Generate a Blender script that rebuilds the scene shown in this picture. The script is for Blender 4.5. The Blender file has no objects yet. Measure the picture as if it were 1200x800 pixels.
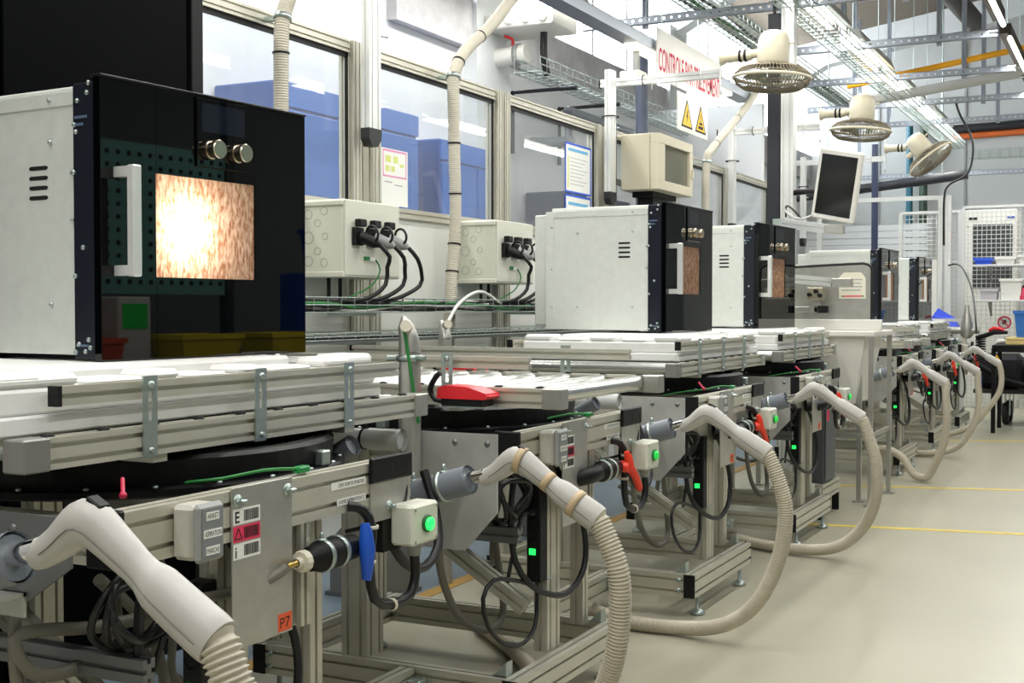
import bpy, math, random
from mathutils import Vector as V, Matrix
random.seed(7)
sc = bpy.context.scene
COL = sc.collection
# ---------------------------------------------------------------- camera
cam = bpy.data.cameras.new('camera'); camo = bpy.data.objects.new('camera', cam); COL.objects.link(camo)
camo.location = (0, 0, 1.21)
camo.rotation_euler = (math.pi/2 - math.atan2(38, 1460), 0, math.atan2(735, 1460))
cam.sensor_width = 36.0; cam.lens = 1460/1200*36; cam.clip_start = .05; cam.clip_end = 200
sc.camera = camo
# ---------------------------------------------------------------- world, light, exposure
w = bpy.data.worlds.new('overcast_sky'); sc.world = w; w.use_nodes = True
bg = w.node_tree.nodes['Background']; bg.inputs[0].default_value = (.93, .97, 1, 1); bg.inputs[1].default_value = 8.0
vs = sc.view_settings
vs.view_transform = 'Standard'; vs.look = 'None'; vs.gamma = 1; vs.use_curve_mapping = False
vs.exposure = 0.74
LUM_W = 13.0          # watts of light per ceiling luminaire
LUMINAIRES = [(-2.3, 3.56, [-.6, 1.4, 3.4, 5.4, 7.6, 9.86, 11.9, 14.0, 16.2]),
              (-1.02, 3.47, [-.6, 1.4, 3.4, 5.6, 7.7, 9.8, 11.9, 14.0, 16.1]),
              (-4.05, 3.6, [1.4, 3.2, 5.0, 6.8, 8.4]),  # unseen row, added to brighten the offices and the wall above the partition
              (.75, 3.5, [-1.5, 1.0, 3.5, 6.0, 8.5, 11.0, 13.5, 16.0])]
# ---------------------------------------------------------------- materials
def lin(c):
    return tuple((x/12.92 if x <= .04045 else ((x+.055)/1.055)**2.4) for x in [q/255. for q in c])
MATS = {}
def mat(name, rgb, rough=.5, metal=0., var=0., vscale=6., bump=0., bscale=60., stretch=None, emit=None, estr=0., spec=None, coat=0.):
    if name in MATS: return MATS[name]
    m = bpy.data.materials.new(name); m.use_nodes = True; MATS[name] = m
    nt = m.node_tree; b = nt.nodes['Principled BSDF']
    c = lin(rgb)
    b.inputs['Base Color'].default_value = (*c, 1); b.inputs['Roughness'].default_value = rough; b.inputs['Metallic'].default_value = metal
    if spec is not None: b.inputs['Specular IOR Level'].default_value = spec
    if coat: b.inputs['Coat Weight'].default_value = coat; b.inputs['Coat Roughness'].default_value = .05
    if emit:
        b.inputs['Emission Color'].default_value = (*lin(emit), 1); b.inputs['Emission Strength'].default_value = estr
    if var or bump:
        tc = nt.nodes.new('ShaderNodeTexCoord'); mp = nt.nodes.new('ShaderNodeMapping'); nt.links.new(tc.outputs['Object'], mp.inputs[0])
        if stretch: mp.inputs['Scale'].default_value = stretch
    if var:
        n = nt.nodes.new('ShaderNodeTexNoise'); n.inputs['Scale'].default_value = vscale; n.inputs['Detail'].default_value = 5; n.inputs['Roughness'].default_value = .6
        nt.links.new(mp.outputs[0], n.inputs[0])
        r = nt.nodes.new('ShaderNodeMapRange'); r.inputs[1].default_value = .3; r.inputs[2].default_value = .7; r.inputs[3].default_value = 1-var; r.inputs[4].default_value = 1+var*.6
        nt.links.new(n.outputs[0], r.inputs[0])
        mx = nt.nodes.new('ShaderNodeMix'); mx.data_type = 'RGBA'; mx.blend_type = 'MULTIPLY'; mx.inputs[0].default_value = 1
        mx.inputs[6].default_value = (*c, 1); nt.links.new(r.outputs[0], mx.inputs[7]); nt.links.new(mx.outputs[2], b.inputs['Base Color'])
    if bump:
        n2 = nt.nodes.new('ShaderNodeTexNoise'); n2.inputs['Scale'].default_value = bscale; n2.inputs['Detail'].default_value = 3
        nt.links.new(mp.outputs[0], n2.inputs[0]); bp = nt.nodes.new('ShaderNodeBump'); bp.inputs['Strength'].default_value = bump; bp.inputs['Distance'].default_value = .004
        nt.links.new(n2.outputs[0], bp.inputs['Height']); nt.links.new(bp.outputs[0], b.inputs['Normal'])
    return m
ALU = mat('anodised_aluminium', (206, 203, 189), .36, .5, .05, 9)
ALU2 = mat('bright_aluminium', (230, 231, 228), .32, .5, .04, 9)
STEEL = mat('brushed_stainless', (184, 183, 176), .34, .7, .12, 14)
GALV = mat('galvanised_sheet', (224, 228, 221), .42, .3, .05, 26)
ZINC = mat('zinc_plated_steel', (178, 190, 186), .34, .8, .08, 30)
DARKSTEEL = mat('dark_steel_plate', (122, 124, 124), .42, .7, .10, 8)
CHROME = mat('chrome', (235, 235, 235), .08, 1)
BLACK = mat('black_paint', (11, 11, 13), .45, spec=.25)
BLACKP = mat('black_plastic', (17, 17, 18), .5, spec=.3)
RUBBER = mat('black_rubber', (22, 22, 22), .65)
CABLEB = mat('black_cable', (20, 20, 21), .42)
CABLEG = mat('grey_cable', (120, 116, 106), .45)
CABLEGR = mat('green_wire', (30, 120, 50), .45)
CABLEW = mat('white_cable', (214, 214, 210), .45)
NAVY = mat('blue_black_flange', (20, 25, 38), .38, .2)
WHITEP = mat('white_plastic', (228, 226, 218), .38, 0, .02)
CREAM = mat('cream_plastic', (214, 208, 190), .4, 0, .03)
HANDLEM = mat('grey_white_plastic', (186, 183, 177), .36, 0, .05, 12)
HOSEM = mat('beige_hose', (196, 188, 168), .42, 0, .05, 5)
ROLLM = mat('zinc_roller', (206, 209, 205), .26, .85, .03)
FOAM = mat('white_foam', (230, 230, 227), .75, 0, .02, 20, .15, 180)
GREYP = mat('grey_plastic', (150, 152, 150), .45)
PVC = mat('grey_pvc', (120, 126, 134), .36, 0, .05)
PVCL = mat('light_grey_pvc', (190, 192, 190), .36, 0, .04)
RED = mat('red_plastic', (225, 40, 50), .35)
REDO = mat('orange_red_plastic', (235, 62, 38), .36)
BLUE = mat('blue_plastic', (30, 84, 190), .36)
GREENP = mat('green_plastic', (24, 130, 62), .4)
GREENL = mat('green_lamp', (20, 200, 60), .3, emit=(30, 235, 80), estr=1.6)
GREENB = mat('green_button', (40, 190, 70), .35, emit=(40, 235, 90), estr=.25)
GLASSB = mat('black_glass', (4, 5, 6), .015, spec=.4)
BOXCOL = mat('pale_grey_enclosure', (212, 212, 198), .45, 0, .02)
WPAPER = mat('white_paper', (238, 238, 232), .7)
INK = mat('black_ink', (22, 22, 24), .7)
REDINK = mat('red_ink', (200, 40, 70), .7)
PINK = mat('pink_red_label', (228, 52, 92), .6)
ORANGE = mat('orange_label', (238, 96, 50), .6)
BRASS = mat('brass', (200, 170, 100), .3, .9)
BEIGE = mat('beige_cabinet', (216, 208, 184), .42, 0, .02)
TAPE = mat('tan_tape', (188, 166, 132), .5)
# ---------------------------------------------------------------- mesh builder
def crom(P, step=.02, closed=False):
    P = [V(p) for p in P]; n = len(P); out = []
    rng = range(n if closed else n-1)
    for i in rng:
        if closed: p0, p1, p2, p3 = P[(i-1) % n], P[i], P[(i+1) % n], P[(i+2) % n]
        else:
            p1, p2 = P[i], P[i+1]; p0 = P[i-1] if i else p1*2-p2; p3 = P[i+2] if i+2 < n else p2*2-p1
        k = max(2, int((p2-p1).length/step))
        for j in range(k):
            t = j/k; out.append(.5*((2*p1)+(p2-p0)*t+(2*p0-5*p1+4*p2-p3)*t*t+(3*p1-p0-3*p2+p3)*t**3))
    if not closed: out.append(P[-1])
    return out
def resample(P, step):
    L = [0]
    for a, b in zip(P, P[1:]): L.append(L[-1]+(b-a).length)
    n = max(2, int(L[-1]/step)); out = []; j = 0
    for i in range(n+1):
        s = L[-1]*i/n
        while j < len(P)-2 and L[j+1] < s: j += 1
        d = L[j+1]-L[j]; out.append(P[j].lerp(P[j+1], (s-L[j])/d if d else 0))
    return out
class MB:
    def __init__(s): s.v = []; s.f = []; s.s = []
    def add(s, vs_, fs, sm=False):
        o = len(s.v); s.v += [V(v) for v in vs_]; s.f += [tuple(i+o for i in f) for f in fs]; s.s += [sm]*len(fs); return s
    def box(s, x0, x1, y0, y1, z0, z1, r=0.):
        if x0 > x1: x0, x1 = x1, x0
        if y0 > y1: y0, y1 = y1, y0
        if z0 > z1: z0, z1 = z1, z0
        if r <= 0:
            return s.add([(x, y, z) for x in (x0, x1) for y in (y0, y1) for z in (z0, z1)],
                         [(0, 1, 3, 2), (4, 6, 7, 5), (0, 4, 5, 1), (2, 3, 7, 6), (0, 2, 6, 4), (1, 5, 7, 3)])
        r = min(r, (x1-x0)*.49, (y1-y0)*.49, (z1-z0)*.49)
        b = ((x0, x1), (y0, y1), (z0, z1)); vs_ = []; idx = {}
        for i in (0, 1):
            for j in (0, 1):
                for k in (0, 1):
                    for a in range(3):
                        p = []
                        for q, e in enumerate((i, j, k)):
                            c = b[q][e]
                            if q != a: c += r if e == 0 else -r
                            p.append(c)
                        idx[(i, j, k, a)] = len(vs_); vs_.append(p)
        fs = []
        for a in range(3):
            o1, o2 = [q for q in range(3) if q != a]
            for e in (0, 1):
                ring = []
                for e1, e2 in ((0, 0), (1, 0), (1, 1), (0, 1)):
                    c = [0, 0, 0]; c[a] = e; c[o1] = e1; c[o2] = e2; ring.append(idx[(*c, a)])
                fs.append(tuple(ring))
            for e1 in (0, 1):
                for e2 in (0, 1):
                    c0 = [0, 0, 0]; c0[o1] = e1; c0[o2] = e2; c1 = list(c0); c1[a] = 1
                    fs.append((idx[(*c0, o1)], idx[(*c1, o1)], idx[(*c1, o2)], idx[(*c0, o2)]))
        for i in (0, 1):
            for j in (0, 1):
                for k in (0, 1): fs.append(tuple(idx[(i, j, k, a)] for a in range(3)))
        return s.add(vs_, fs)
    def prism(s, poly, o, ax, ay, d):
        o, ax, ay, d = V(o), V(ax), V(ay), V(d); n = len(poly)
        vs_ = [o+ax*p[0]+ay*p[1] for p in poly]; vs_ += [v+d for v in vs_]
        return s.add(vs_, [tuple(range(n))[::-1], tuple(range(n, 2*n))]+[(i, (i+1) % n, (i+1) % n+n, i+n) for i in range(n)])
    def profile(s, p0, p1, w_, h, up=(0, 0, 1), m=.045, sw=.009, sd=.009):
        """slotted aluminium extrusion of w_ (sideways) by h (along up)"""
        p0, p1 = V(p0), V(p1); d = (p1-p0).normalized(); up = V(up); sx = d.cross(up).normalized(); uy = sx.cross(d).normalized()
        def side(L):
            k = max(1, round(L/m)); return [-L/2+(i+.5)*L/k for i in range(k)]
        pts = []
        a, b = w_/2, h/2
        pts.append((-a, -b))
        for c in side(w_): pts += [(c-sw/2, -b), (c-sw/2, -b+sd), (c+sw/2, -b+sd), (c+sw/2, -b)]
        pts.append((a, -b))
        for c in side(h): pts += [(a, c-sw/2), (a-sd, c-sw/2), (a-sd, c+sw/2), (a, c+sw/2)]
        pts.append((a, b))
        for c in side(w_)[::-1]: pts += [(c+sw/2, b), (c+sw/2, b-sd), (c-sw/2, b-sd), (c-sw/2, b)]
        pts.append((-a, b))
        for c in side(h)[::-1]: pts += [(-a, c+sw/2), (-a+sd, c+sw/2), (-a+sd, c-sw/2), (-a, c-sw/2)]
        return s.prism(pts, p0, sx, uy, p1-p0)
    def cyl(s, p0, p1, r, r1=None, n=16, cap=True, sm=True):
        return s.sweep([p0, p1], [r, r if r1 is None else r1], n, cap, sm)
    def sweep(s, P, R, n=10, cap=True, sm=True, flat=1., up=None, closed=False):
        P = [V(p) for p in P]; m = len(P)
        if not isinstance(R, (list, tuple)): R = [R]*m
        T = []
        for i in range(m):
            if closed: t = P[(i+1) % m]-P[i-1]
            else: t = P[min(i+1, m-1)]-P[max(i-1, 0)]
            T.append(t.normalized() if t.length > 1e-9 else V((0, 0, 1)))
        u = V(up) if up else (V((0, 0, 1)) if abs(T[0].z) < .9 else V((1, 0, 0)))
        nrm = (u-T[0]*u.dot(T[0])).normalized(); vs_ = []
        for i in range(m):
            nrm = (nrm-T[i]*nrm.dot(T[i]))
            nrm = nrm.normalized() if nrm.length > 1e-9 else V((1, 0, 0)); bn = T[i].cross(nrm)
            for k in range(n):
                a = 2*math.pi*k/n; vs_.append(P[i]+nrm*(math.cos(a)*R[i])+bn*(math.sin(a)*R[i]*flat))
        fs = []
        for i in range(m if closed else m-1):
            j = (i+1) % m
            for k in range(n): fs.append((i*n+k, i*n+(k+1) % n, j*n+(k+1) % n, j*n+k))
        s.add(vs_, fs, sm)
        if cap and not closed: s.add(vs_[:n], [tuple(range(n))[::-1]]); s.add(vs_[-n:], [tuple(range(n))])
        return s
    def tube(s, P, r, n=7, step=.03, closed=False):
        return s.sweep(crom(P, step, closed), r, n, closed=closed)
    def hose(s, P, r, pitch=.0088, n=14, depth=.15):
        Q = resample(crom(P, .02), pitch/4); R = [r*(1-(depth if i % 4 > 1 else 0)) for i in range(len(Q))]
        return s.sweep(Q, R, n)
    def lathe(s, prof, o, ax=(0, 0, 1), n=24, sm=True):
        o, ax = V(o), V(ax).normalized(); u = V((1, 0, 0)) if abs(ax.x) < .9 else V((0, 1, 0)); u = (u-ax*u.dot(ax)).normalized(); b = ax.cross(u)
        vs_ = []; m = len(prof)
        for r, h in prof:
            for k in range(n): a = 2*math.pi*k/n; vs_.append(o+ax*h+(u*math.cos(a)+b*math.sin(a))*max(r, 1e-5))
        return s.add(vs_, [(i*n+k, i*n+(k+1) % n, (i+1)*n+(k+1) % n, (i+1)*n+k) for i in range(m-1) for k in range(n)], sm)
    def ring(s, o, ax, R, r, n=20, k=6):
        o, ax = V(o), V(ax).normalized(); u = V((1, 0, 0)) if abs(ax.x) < .9 else V((0, 1, 0)); u = (u-ax*u.dot(ax)).normalized(); b = ax.cross(u)
        return s.sweep([o+(u*math.cos(2*math.pi*i/n)+b*math.sin(2*math.pi*i/n))*R for i in range(n)], r, k, closed=True, up=ax)
    def band(s, o, ax, R, wd, t=.0025, n=20):
        """a flat strap or clamp round a pipe"""
        return s.lathe([(R, -wd/2), (R+t, -wd/2), (R+t, wd/2), (R, wd/2)], o, ax, n)
    def screw(s, o, ax, r=.006, h=.004):
        o, ax = V(o), V(ax).normalized(); return s.lathe([(r, 0), (r, h*.6), (r*.6, h), (0, h)], o, ax, 8)
    def bolt(s, o, ax, r=.009, h=.02):
        o, ax = V(o), V(ax).normalized(); s.lathe([(r*1.6, 0), (r*1.6, .003), (0, .003)], o, ax, 12)
        s.lathe([(r, .003), (r, .010), (0, .010)], o, ax, 6, False); return s.lathe([(r*.55, .010), (r*.55, h), (0, h)], o, ax, 8)
    def xf(s, M): s.v = [M @ v for v in s.v]; return s
ABS = {}
def islands(mb):
    n = len(mb.v); p = list(range(n))
    def find(a):
        while p[a] != a: p[a] = p[p[a]]; a = p[a]
        return a
    for f in mb.f:
        r = find(f[0])
        for i in f[1:]: p[find(i)] = r
    g = {}
    for fi, f in enumerate(mb.f): g.setdefault(find(f[0]), []).append(fi)
    if len(g) < 2: return [mb]
    L = []
    for fs in g.values():
        vi = {i for fi in fs for i in mb.f[fi]}; P = [mb.v[i] for i in vi]
        L.append([[fs], [min(q[k] for q in P)-.0012 for k in range(3)], [max(q[k] for q in P)+.0012 for k in range(3)]])
    ch = True
    while ch:
        ch = False
        for i in range(len(L)):
            for j in range(len(L)-1, i, -1):
                if all(L[i][1][k] <= L[j][2][k] and L[j][1][k] <= L[i][2][k] for k in range(3)):
                    L[i] = [L[i][0]+L[j][0], [min(a, b) for a, b in zip(L[i][1], L[j][1])], [max(a, b) for a, b in zip(L[i][2], L[j][2])]]; del L[j]; ch = True
    if len(L) < 2: return [mb]
    out = []
    for grp in L:
        m = MB(); mp = {}
        for fs in grp[0]:
            for fi in fs:
                for i in mb.f[fi]:
                    if i not in mp: mp[i] = len(m.v); m.v.append(mb.v[i])
                m.f.append(tuple(mp[i] for i in mb.f[fi])); m.s.append(mb.s[fi])
        out.append(m)
    return out
def obj(name, mb, m, parent=None, label=None, kind=None):
    if parent is not None and kind is None and name not in ('lettering', 'grille'):
        I = islands(mb)
        if 1 < len(I) <= 24:
            os_ = [obj1(name, q, m, parent, label, kind) for q in I]; return os_[0]
    return obj1(name, mb, m, parent, label, kind)
def obj1(name, mb, m, parent=None, label=None, kind=None):
    if parent is not None and parent.name in ABS:
        o0 = ABS[parent.name]; vs_ = [v-o0 for v in mb.v]; loc = None
    elif parent is not None: vs_ = mb.v; loc = None
    else:
        x = [v.x for v in mb.v]; y = [v.y for v in mb.v]; z = [v.z for v in mb.v]
        loc = V(((min(x)+max(x))/2, (min(y)+max(y))/2, min(z))); vs_ = [v-loc for v in mb.v]
    me = bpy.data.meshes.new(name); me.from_pydata(vs_, [], mb.f); me.polygons.foreach_set('use_smooth', mb.s); me.materials.append(m); me.update()
    o = bpy.data.objects.new(name, me); COL.objects.link(o)
    if parent is not None:
        o.parent = parent
        if parent.name in ABS: ABS[o.name] = ABS[parent.name]
    else: o.location = loc
    if label: o['label'] = label
    if kind: o['kind'] = kind
    return o
def tag(o, label, cat=None, group=None, kind=None):
    if label: o['label'] = label
    if cat: o['category'] = cat
    if group: o['group'] = group
    if kind: o['kind'] = kind
    return o
def thing(name, label, cat, loc=(0, 0, 0), rz=0, group=None, world=False, kind=None):
    o = bpy.data.objects.new(name, None); COL.objects.link(o); o.location = loc; o.rotation_euler = (0, 0, rz); o.empty_display_size = .1
    tag(o, label, cat, group, kind)
    if world: ABS[o.name] = V(loc)
    return o
def copy_tree(o, parent=None):
    c = o.copy(); COL.objects.link(c); c.parent = parent
    for ch in o.children: copy_tree(ch, c)
    return c
TXT = {}
def text(name, body, size, o, ax, ay, m, parent, width=None, bold=0.):
    """flat lettering: o = lower left corner, ax/ay = reading and up directions"""
    key = (body, bold)
    if key not in TXT:
        cu = bpy.data.curves.new('lettering', 'FONT'); cu.body = body; cu.size = 1; cu.offset = bold; cu.extrude = 0
        ob = bpy.data.objects.new('lettering', cu); me = bpy.data.meshes.new_from_object(ob)
        TXT[key] = ([v.co.copy() for v in me.vertices], [tuple(p.vertices) for p in me.polygons])
        bpy.data.objects.remove(ob); bpy.data.curves.remove(cu); bpy.data.meshes.remove(me)
    vs_, fs = TXT[key]
    x1 = max(v.x for v in vs_); x0 = min(v.x for v in vs_); kx = (width/(x1-x0)) if width else size
    o, ax, ay = V(o), V(ax), V(ay); mb = MB(); mb.add([o+ax*((v.x-x0)*kx)+ay*(v.y*size) for v in vs_], fs)
    return obj(name, mb, m, parent)
YX = V((0, 1, 0)); ZU = V((0, 0, 1)); XR = V((1, 0, 0))
# ================================================================ STRUCTURE
def floor_mat():
    m = mat('sealed_concrete_floor', (176, 172, 152), .32, 0, .07, 1.1, .04, 30)
    return m
def slab(name, x0, x1, y0, y1, z0, z1, m, kind='structure'):
    o = obj(name, MB().box(x0, x1, y0, y1, z0, z1), m); o['kind'] = kind; return o
PLASTER = mat('grey_white_plaster', (224, 225, 226), .85, 0, .05, 1.4, .15, 12)
PLASTER2 = mat('light_grey_panel_wall', (206, 209, 208), .8, 0, .03, 1.2)
LEDGE = mat('weathered_concrete', (198, 196, 198), .9, 0, .2, 5)
ROOFM = mat('beige_roof_deck', (122, 112, 98), .85, 0, .08, 2, stretch=(1, 6, 1))
YELLOW = mat('worn_yellow_floor_paint', (214, 190, 82), .55, 0, .15, 12)
slab('floor', -6.5, 4.2, -4.2, 20.2, -.1, 0, floor_mat())
# ochre and blue zones of paint on the far side of the line
BLUEFL = mat('blue_grey_floor_paint', (116, 132, 146), .4, 0, .06, 2)
fl = obj('floor_lane', MB().box(-3.35, -2.72, -1, 12.5, 0, .002), BLUEFL); fl['kind'] = 'structure'
OCHRE = mat('ochre_floor_line', (178, 142, 74), .6, 0, .12, 9)
o = obj('floor_line', MB().box(-2.72, -2.65, -1, 12.5, 0, .0025), OCHRE); o['kind'] = 'structure'
for (a, b) in (((-1.95, 6.90), (1.6, 7.57)), ((-1.90, 8.57), (1.6, 9.55)), ((-2.4, 11.70), (1.6, 13.2))):
    a, b = V((*a, 0)), V((*b, 0)); d = (b-a).normalized(); nn = V((-d.y, d.x, 0))*.028
    m = MB().prism([(0, 0), ((b-a).length, 0), ((b-a).length, 1), (0, 1)], a, d, nn*2, V((0, 0, .002)))
    o = obj('floor_line', m, YELLOW); o['kind'] = 'structure'
# left masonry wall with a clerestory above the concrete sill
wl = obj('wall_left', MB().box(-4.9, -4.7, -4.2, 20, 0, 3.42), PLASTER); wl['kind'] = 'structure'
o = obj('trim_1', MB().box(-4.9, -4.62, 7.4, 20, 3.22, 3.60), LEDGE); o['kind'] = 'structure'
for i in range(9):                                              # panel joints of the sill band
    obj('joint_cover', MB().box(-4.62, -4.60, 8.2+i*1.25, 8.26+i*1.25, 3.24, 3.58), GREYP, o)
wl2 = obj('wall_left_upper', MB().box(-4.9, -4.7, -4.2, 7.55, 3.42, 5.0), PLASTER); wl2['kind'] = 'structure'
FR = mat('white_window_frame', (225, 228, 228), .5)
def glassmat(name, tint, refl, haze):
    m = bpy.data.materials.new(name); m.use_nodes = True; nt = m.node_tree; nt.nodes.clear()
    out = nt.nodes.new('ShaderNodeOutputMaterial'); tr = nt.nodes.new('ShaderNodeBsdfTransparent'); tr.inputs[0].default_value = (*tint, 1)
    gl = nt.nodes.new('ShaderNodeBsdfGlossy'); gl.inputs['Roughness'].default_value = .02; df = nt.nodes.new('ShaderNodeBsdfDiffuse'); df.inputs[0].default_value = (.8, .82, .84, 1)
    fr = nt.nodes.new('ShaderNodeFresnel'); fr.inputs[0].default_value = refl
    m1 = nt.nodes.new('ShaderNodeMixShader'); m1.inputs[0].default_value = haze; nt.links.new(tr.outputs[0], m1.inputs[1]); nt.links.new(df.outputs[0], m1.inputs[2])
    ge = nt.nodes.new('ShaderNodeNewGeometry'); mu = nt.nodes.new('ShaderNodeMath'); mu.operation = 'MULTIPLY_ADD'; mu.inputs[1].default_value = -1; mu.inputs[2].default_value = 1; nt.links.new(ge.outputs['Backfacing'], mu.inputs[0])
    mm = nt.nodes.new('ShaderNodeMath'); mm.operation = 'MULTIPLY'; nt.links.new(fr.outputs[0], mm.inputs[0]); nt.links.new(mu.outputs[0], mm.inputs[1])
    m2 = nt.nodes.new('ShaderNodeMixShader'); nt.links.new(mm.outputs[0], m2.inputs[0]); nt.links.new(m1.outputs[0], m2.inputs[1]); nt.links.new(gl.outputs[0], m2.inputs[2])
    nt.links.new(m2.outputs[0], out.inputs[0]); return m
PANE = glassmat('partition_glass', (.97, .99, 1), 1.42, .09)
SKYPANE = glassmat('clerestory_glass', (.98, .99, 1), 1.35, .03)
win = thing('window_1', None, None, (-4.8, 13.7, 3.6), world=True, kind='structure')
for i in range(14):
    y = 7.6+i*.9
    obj('pane', MB().box(-4.806, -4.8, y+.02, y+.88, 3.64, 4.92), SKYPANE, win)
    obj('mullion', MB().box(-4.84, -4.76, y-.025, y+.025, 3.6, 5.0), FR, win)
obj('window_sill', MB().box(-4.86, -4.72, 7.55, 20, 3.6, 3.65), FR, win)
obj('window_head', MB().box(-4.86, -4.72, 7.55, 20, 4.9, 5.0), FR, win)
slab('wall_back', -6.5, 4.2, 19.6, 19.8, 0, 6.2, PLASTER2)
for i, x in enumerate((-3.6, -2.35, -1.1)):
    o = obj('trim_%d' % (i+2), MB().box(x, x+.03, 19.58, 19.6, 0, 6), mat('grey_joint', (170, 172, 172), .8)); o['kind'] = 'structure'
slab('wall_front', -6.5, 4.2, -4.2, -4.0, 0, 6.2, PLASTER2)
# right wall (seen only mirrored in the oven doors)
slab('wall_right', 3.4, 3.6, -4.2, 20, 0, 6.0, mat('mid_grey_wall', (120, 124, 126), .8, 0, .05, 1))
# sloping roof, purlins and steel frames
DECKW = mat('white_steel_frame', (214, 217, 218), .45, 0, .03)
rf = obj('ceiling', MB().prism([(-4.9, 5.0), (.2, 5.75), (3.6, 5.75), (3.6, 5.9), (.2, 5.9), (-4.9, 5.12)], (0, -4.2, 0), XR, ZU, (0, 24, 0)), ROOFM); rf['kind'] = 'structure'
for i in range(9):
    t = i/8.; x = -4.6+t*4.6; z = 5.0+(x+4.9)/5.1*.75
    obj('purlin', MB().box(x-.05, x+.05, -4, 19.5, z-.14, z-.005), mat('dusty_brown_steel', (112, 102, 92), .6), rf)
for i, y in enumerate((4.4, 8.78, 13.2, 17.6)):
    b = thing('trim_%d' % (i+6), None, None, (-2, y, 4.6), world=True, kind='structure')
    obj('rafter', MB().prism([(-4.7, 4.2), (-3.9, 4.62), (.2, 5.30), (3.4, 5.30), (3.4, 5.6), (.2, 5.6), (-4.7, 4.85)], (0, y-.06, 0), XR, ZU, (0, .12, 0)), DECKW, b)
    obj('lower_flange', MB().prism([(-4.7, 4.18), (-3.9, 4.60), (.2, 5.28), (3.4, 5.28), (3.4, 5.31), (.2, 5.31), (-3.9, 4.63), (-4.7, 4.21)], (0, y-.12, 0), XR, ZU, (0, .24, 0)), DECKW, b)
    obj('column', MB().box(-4.7, -4.58, y-.28, y+.28, 0, 4.3), DECKW, b)
# glazed partition between the line and the offices
XP = -3.4
pt = thing('wall_partition', None, None, (XP, 6.5, 0), world=True, kind='structure')
posts = [2.45, 2.62, 3.86, 4.985+.04, 5.195, 6.525, 6.615, 8.025, 8.165, 9.5, 9.62, 11.0, 11.12, 12.5]
for y in posts: obj('post', MB().profile((XP, y, 0), (XP, y, 2.49), .07, .085, up=(1, 0, 0), m=.04), ALU, pt)
bays = [(2.66, 3.82), (3.90, 4.98), (5.24, 6.48), (6.66, 7.98), (8.21, 9.46), (9.66, 10.96), (11.16, 12.46)]
WPANEL = mat('white_infill_panel', (222, 223, 216), .45, 0, .02)
for a, b in bays:
    obj('top_rail', MB().profile((XP, a, 2.46), (XP, b, 2.46), .06, .06, m=.03), ALU, pt)
    obj('middle_rail', MB().profile((XP, a, 1.70), (XP, b, 1.70), .05, .05), ALU, pt)
    obj('bottom_rail', MB().profile((XP, a, .05), (XP, b, .05), .05, .09), ALU, pt)
    obj('gasket', MB().box(XP+.012, XP+.018, a, b, 2.405, 2.43).box(XP+.012, XP+.018, b-.02, b, 1.72, 2.43), BLACKP, pt)
    obj('pane', MB().box(XP-.003, XP+.003, a, b, 1.72, 2.43), PANE, pt)
    obj('infill_panel', MB().box(XP-.006, XP+.006, a, b, .09, 1.68), WPANEL, pt)
slab('wall_cross', -4.7, -3.45, 12.5, 12.6, 0, 3.3, PLASTER)
# blue office cupboards behind the glass
BLUEC = mat('blue_painted_steel', (12, 98, 190), .35, 0, .06, 3)
BLUED = mat('deep_blue_painted_steel', (10, 70, 150), .35)
def cupboard(label, y0, y1, z, nd):
    t = thing('blue_cupboard', label, 'cupboard', (-4.45, (y0+y1)/2, 0), world=True, group='blue cupboards behind the glass')
    obj('body', MB().box(-4.68, -4.22, y0, y1, .02, z, .01), BLUED, t)
    for i in range(nd):
        a = y0+(y1-y0)*i/nd; b = y0+(y1-y0)*(i+1)/nd
        d = obj('door', MB().box(-4.22, -4.20, a+.01, b-.01, .08, z-.16, .004), BLUEC, t)
        obj('handle', MB().box(-4.20, -4.18, b-.08, b-.06, 1.2, 1.4), GREYP, d)
    obj('top_band', MB().box(-4.22, -4.205, y0, y1, z-.14, z-.01), BLUEC, t)
cupboard('tall blue cupboard behind the glass pane nearest the black cabinet', 5.55, 7.0, 2.47, 2)
cupboard('blue cupboard behind the glass pane with the pink-edged paper notice', 7.30, 8.30, 2.36, 2)
t = thing('dark_cabinet', 'dark navy cabinet behind the glass pane with blue-framed notices', 'cabinet', (-4.45, 10.2, 0), world=True)
obj('body', MB().box(-4.68, -4.25, 9.55, 10.9, .02, 2.2, .01), mat('navy_steel', (24, 38, 70), .4), t)
obj('door', MB().box(-4.25, -4.235, 9.6, 10.2, .1, 2.12, .004), mat('navy_steel', (24, 38, 70), .4), t)
obj('door', MB().box(-4.25, -4.235, 10.25, 10.85, .1, 2.12, .004), mat('navy_steel', (24, 38, 70), .4), t)
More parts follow.
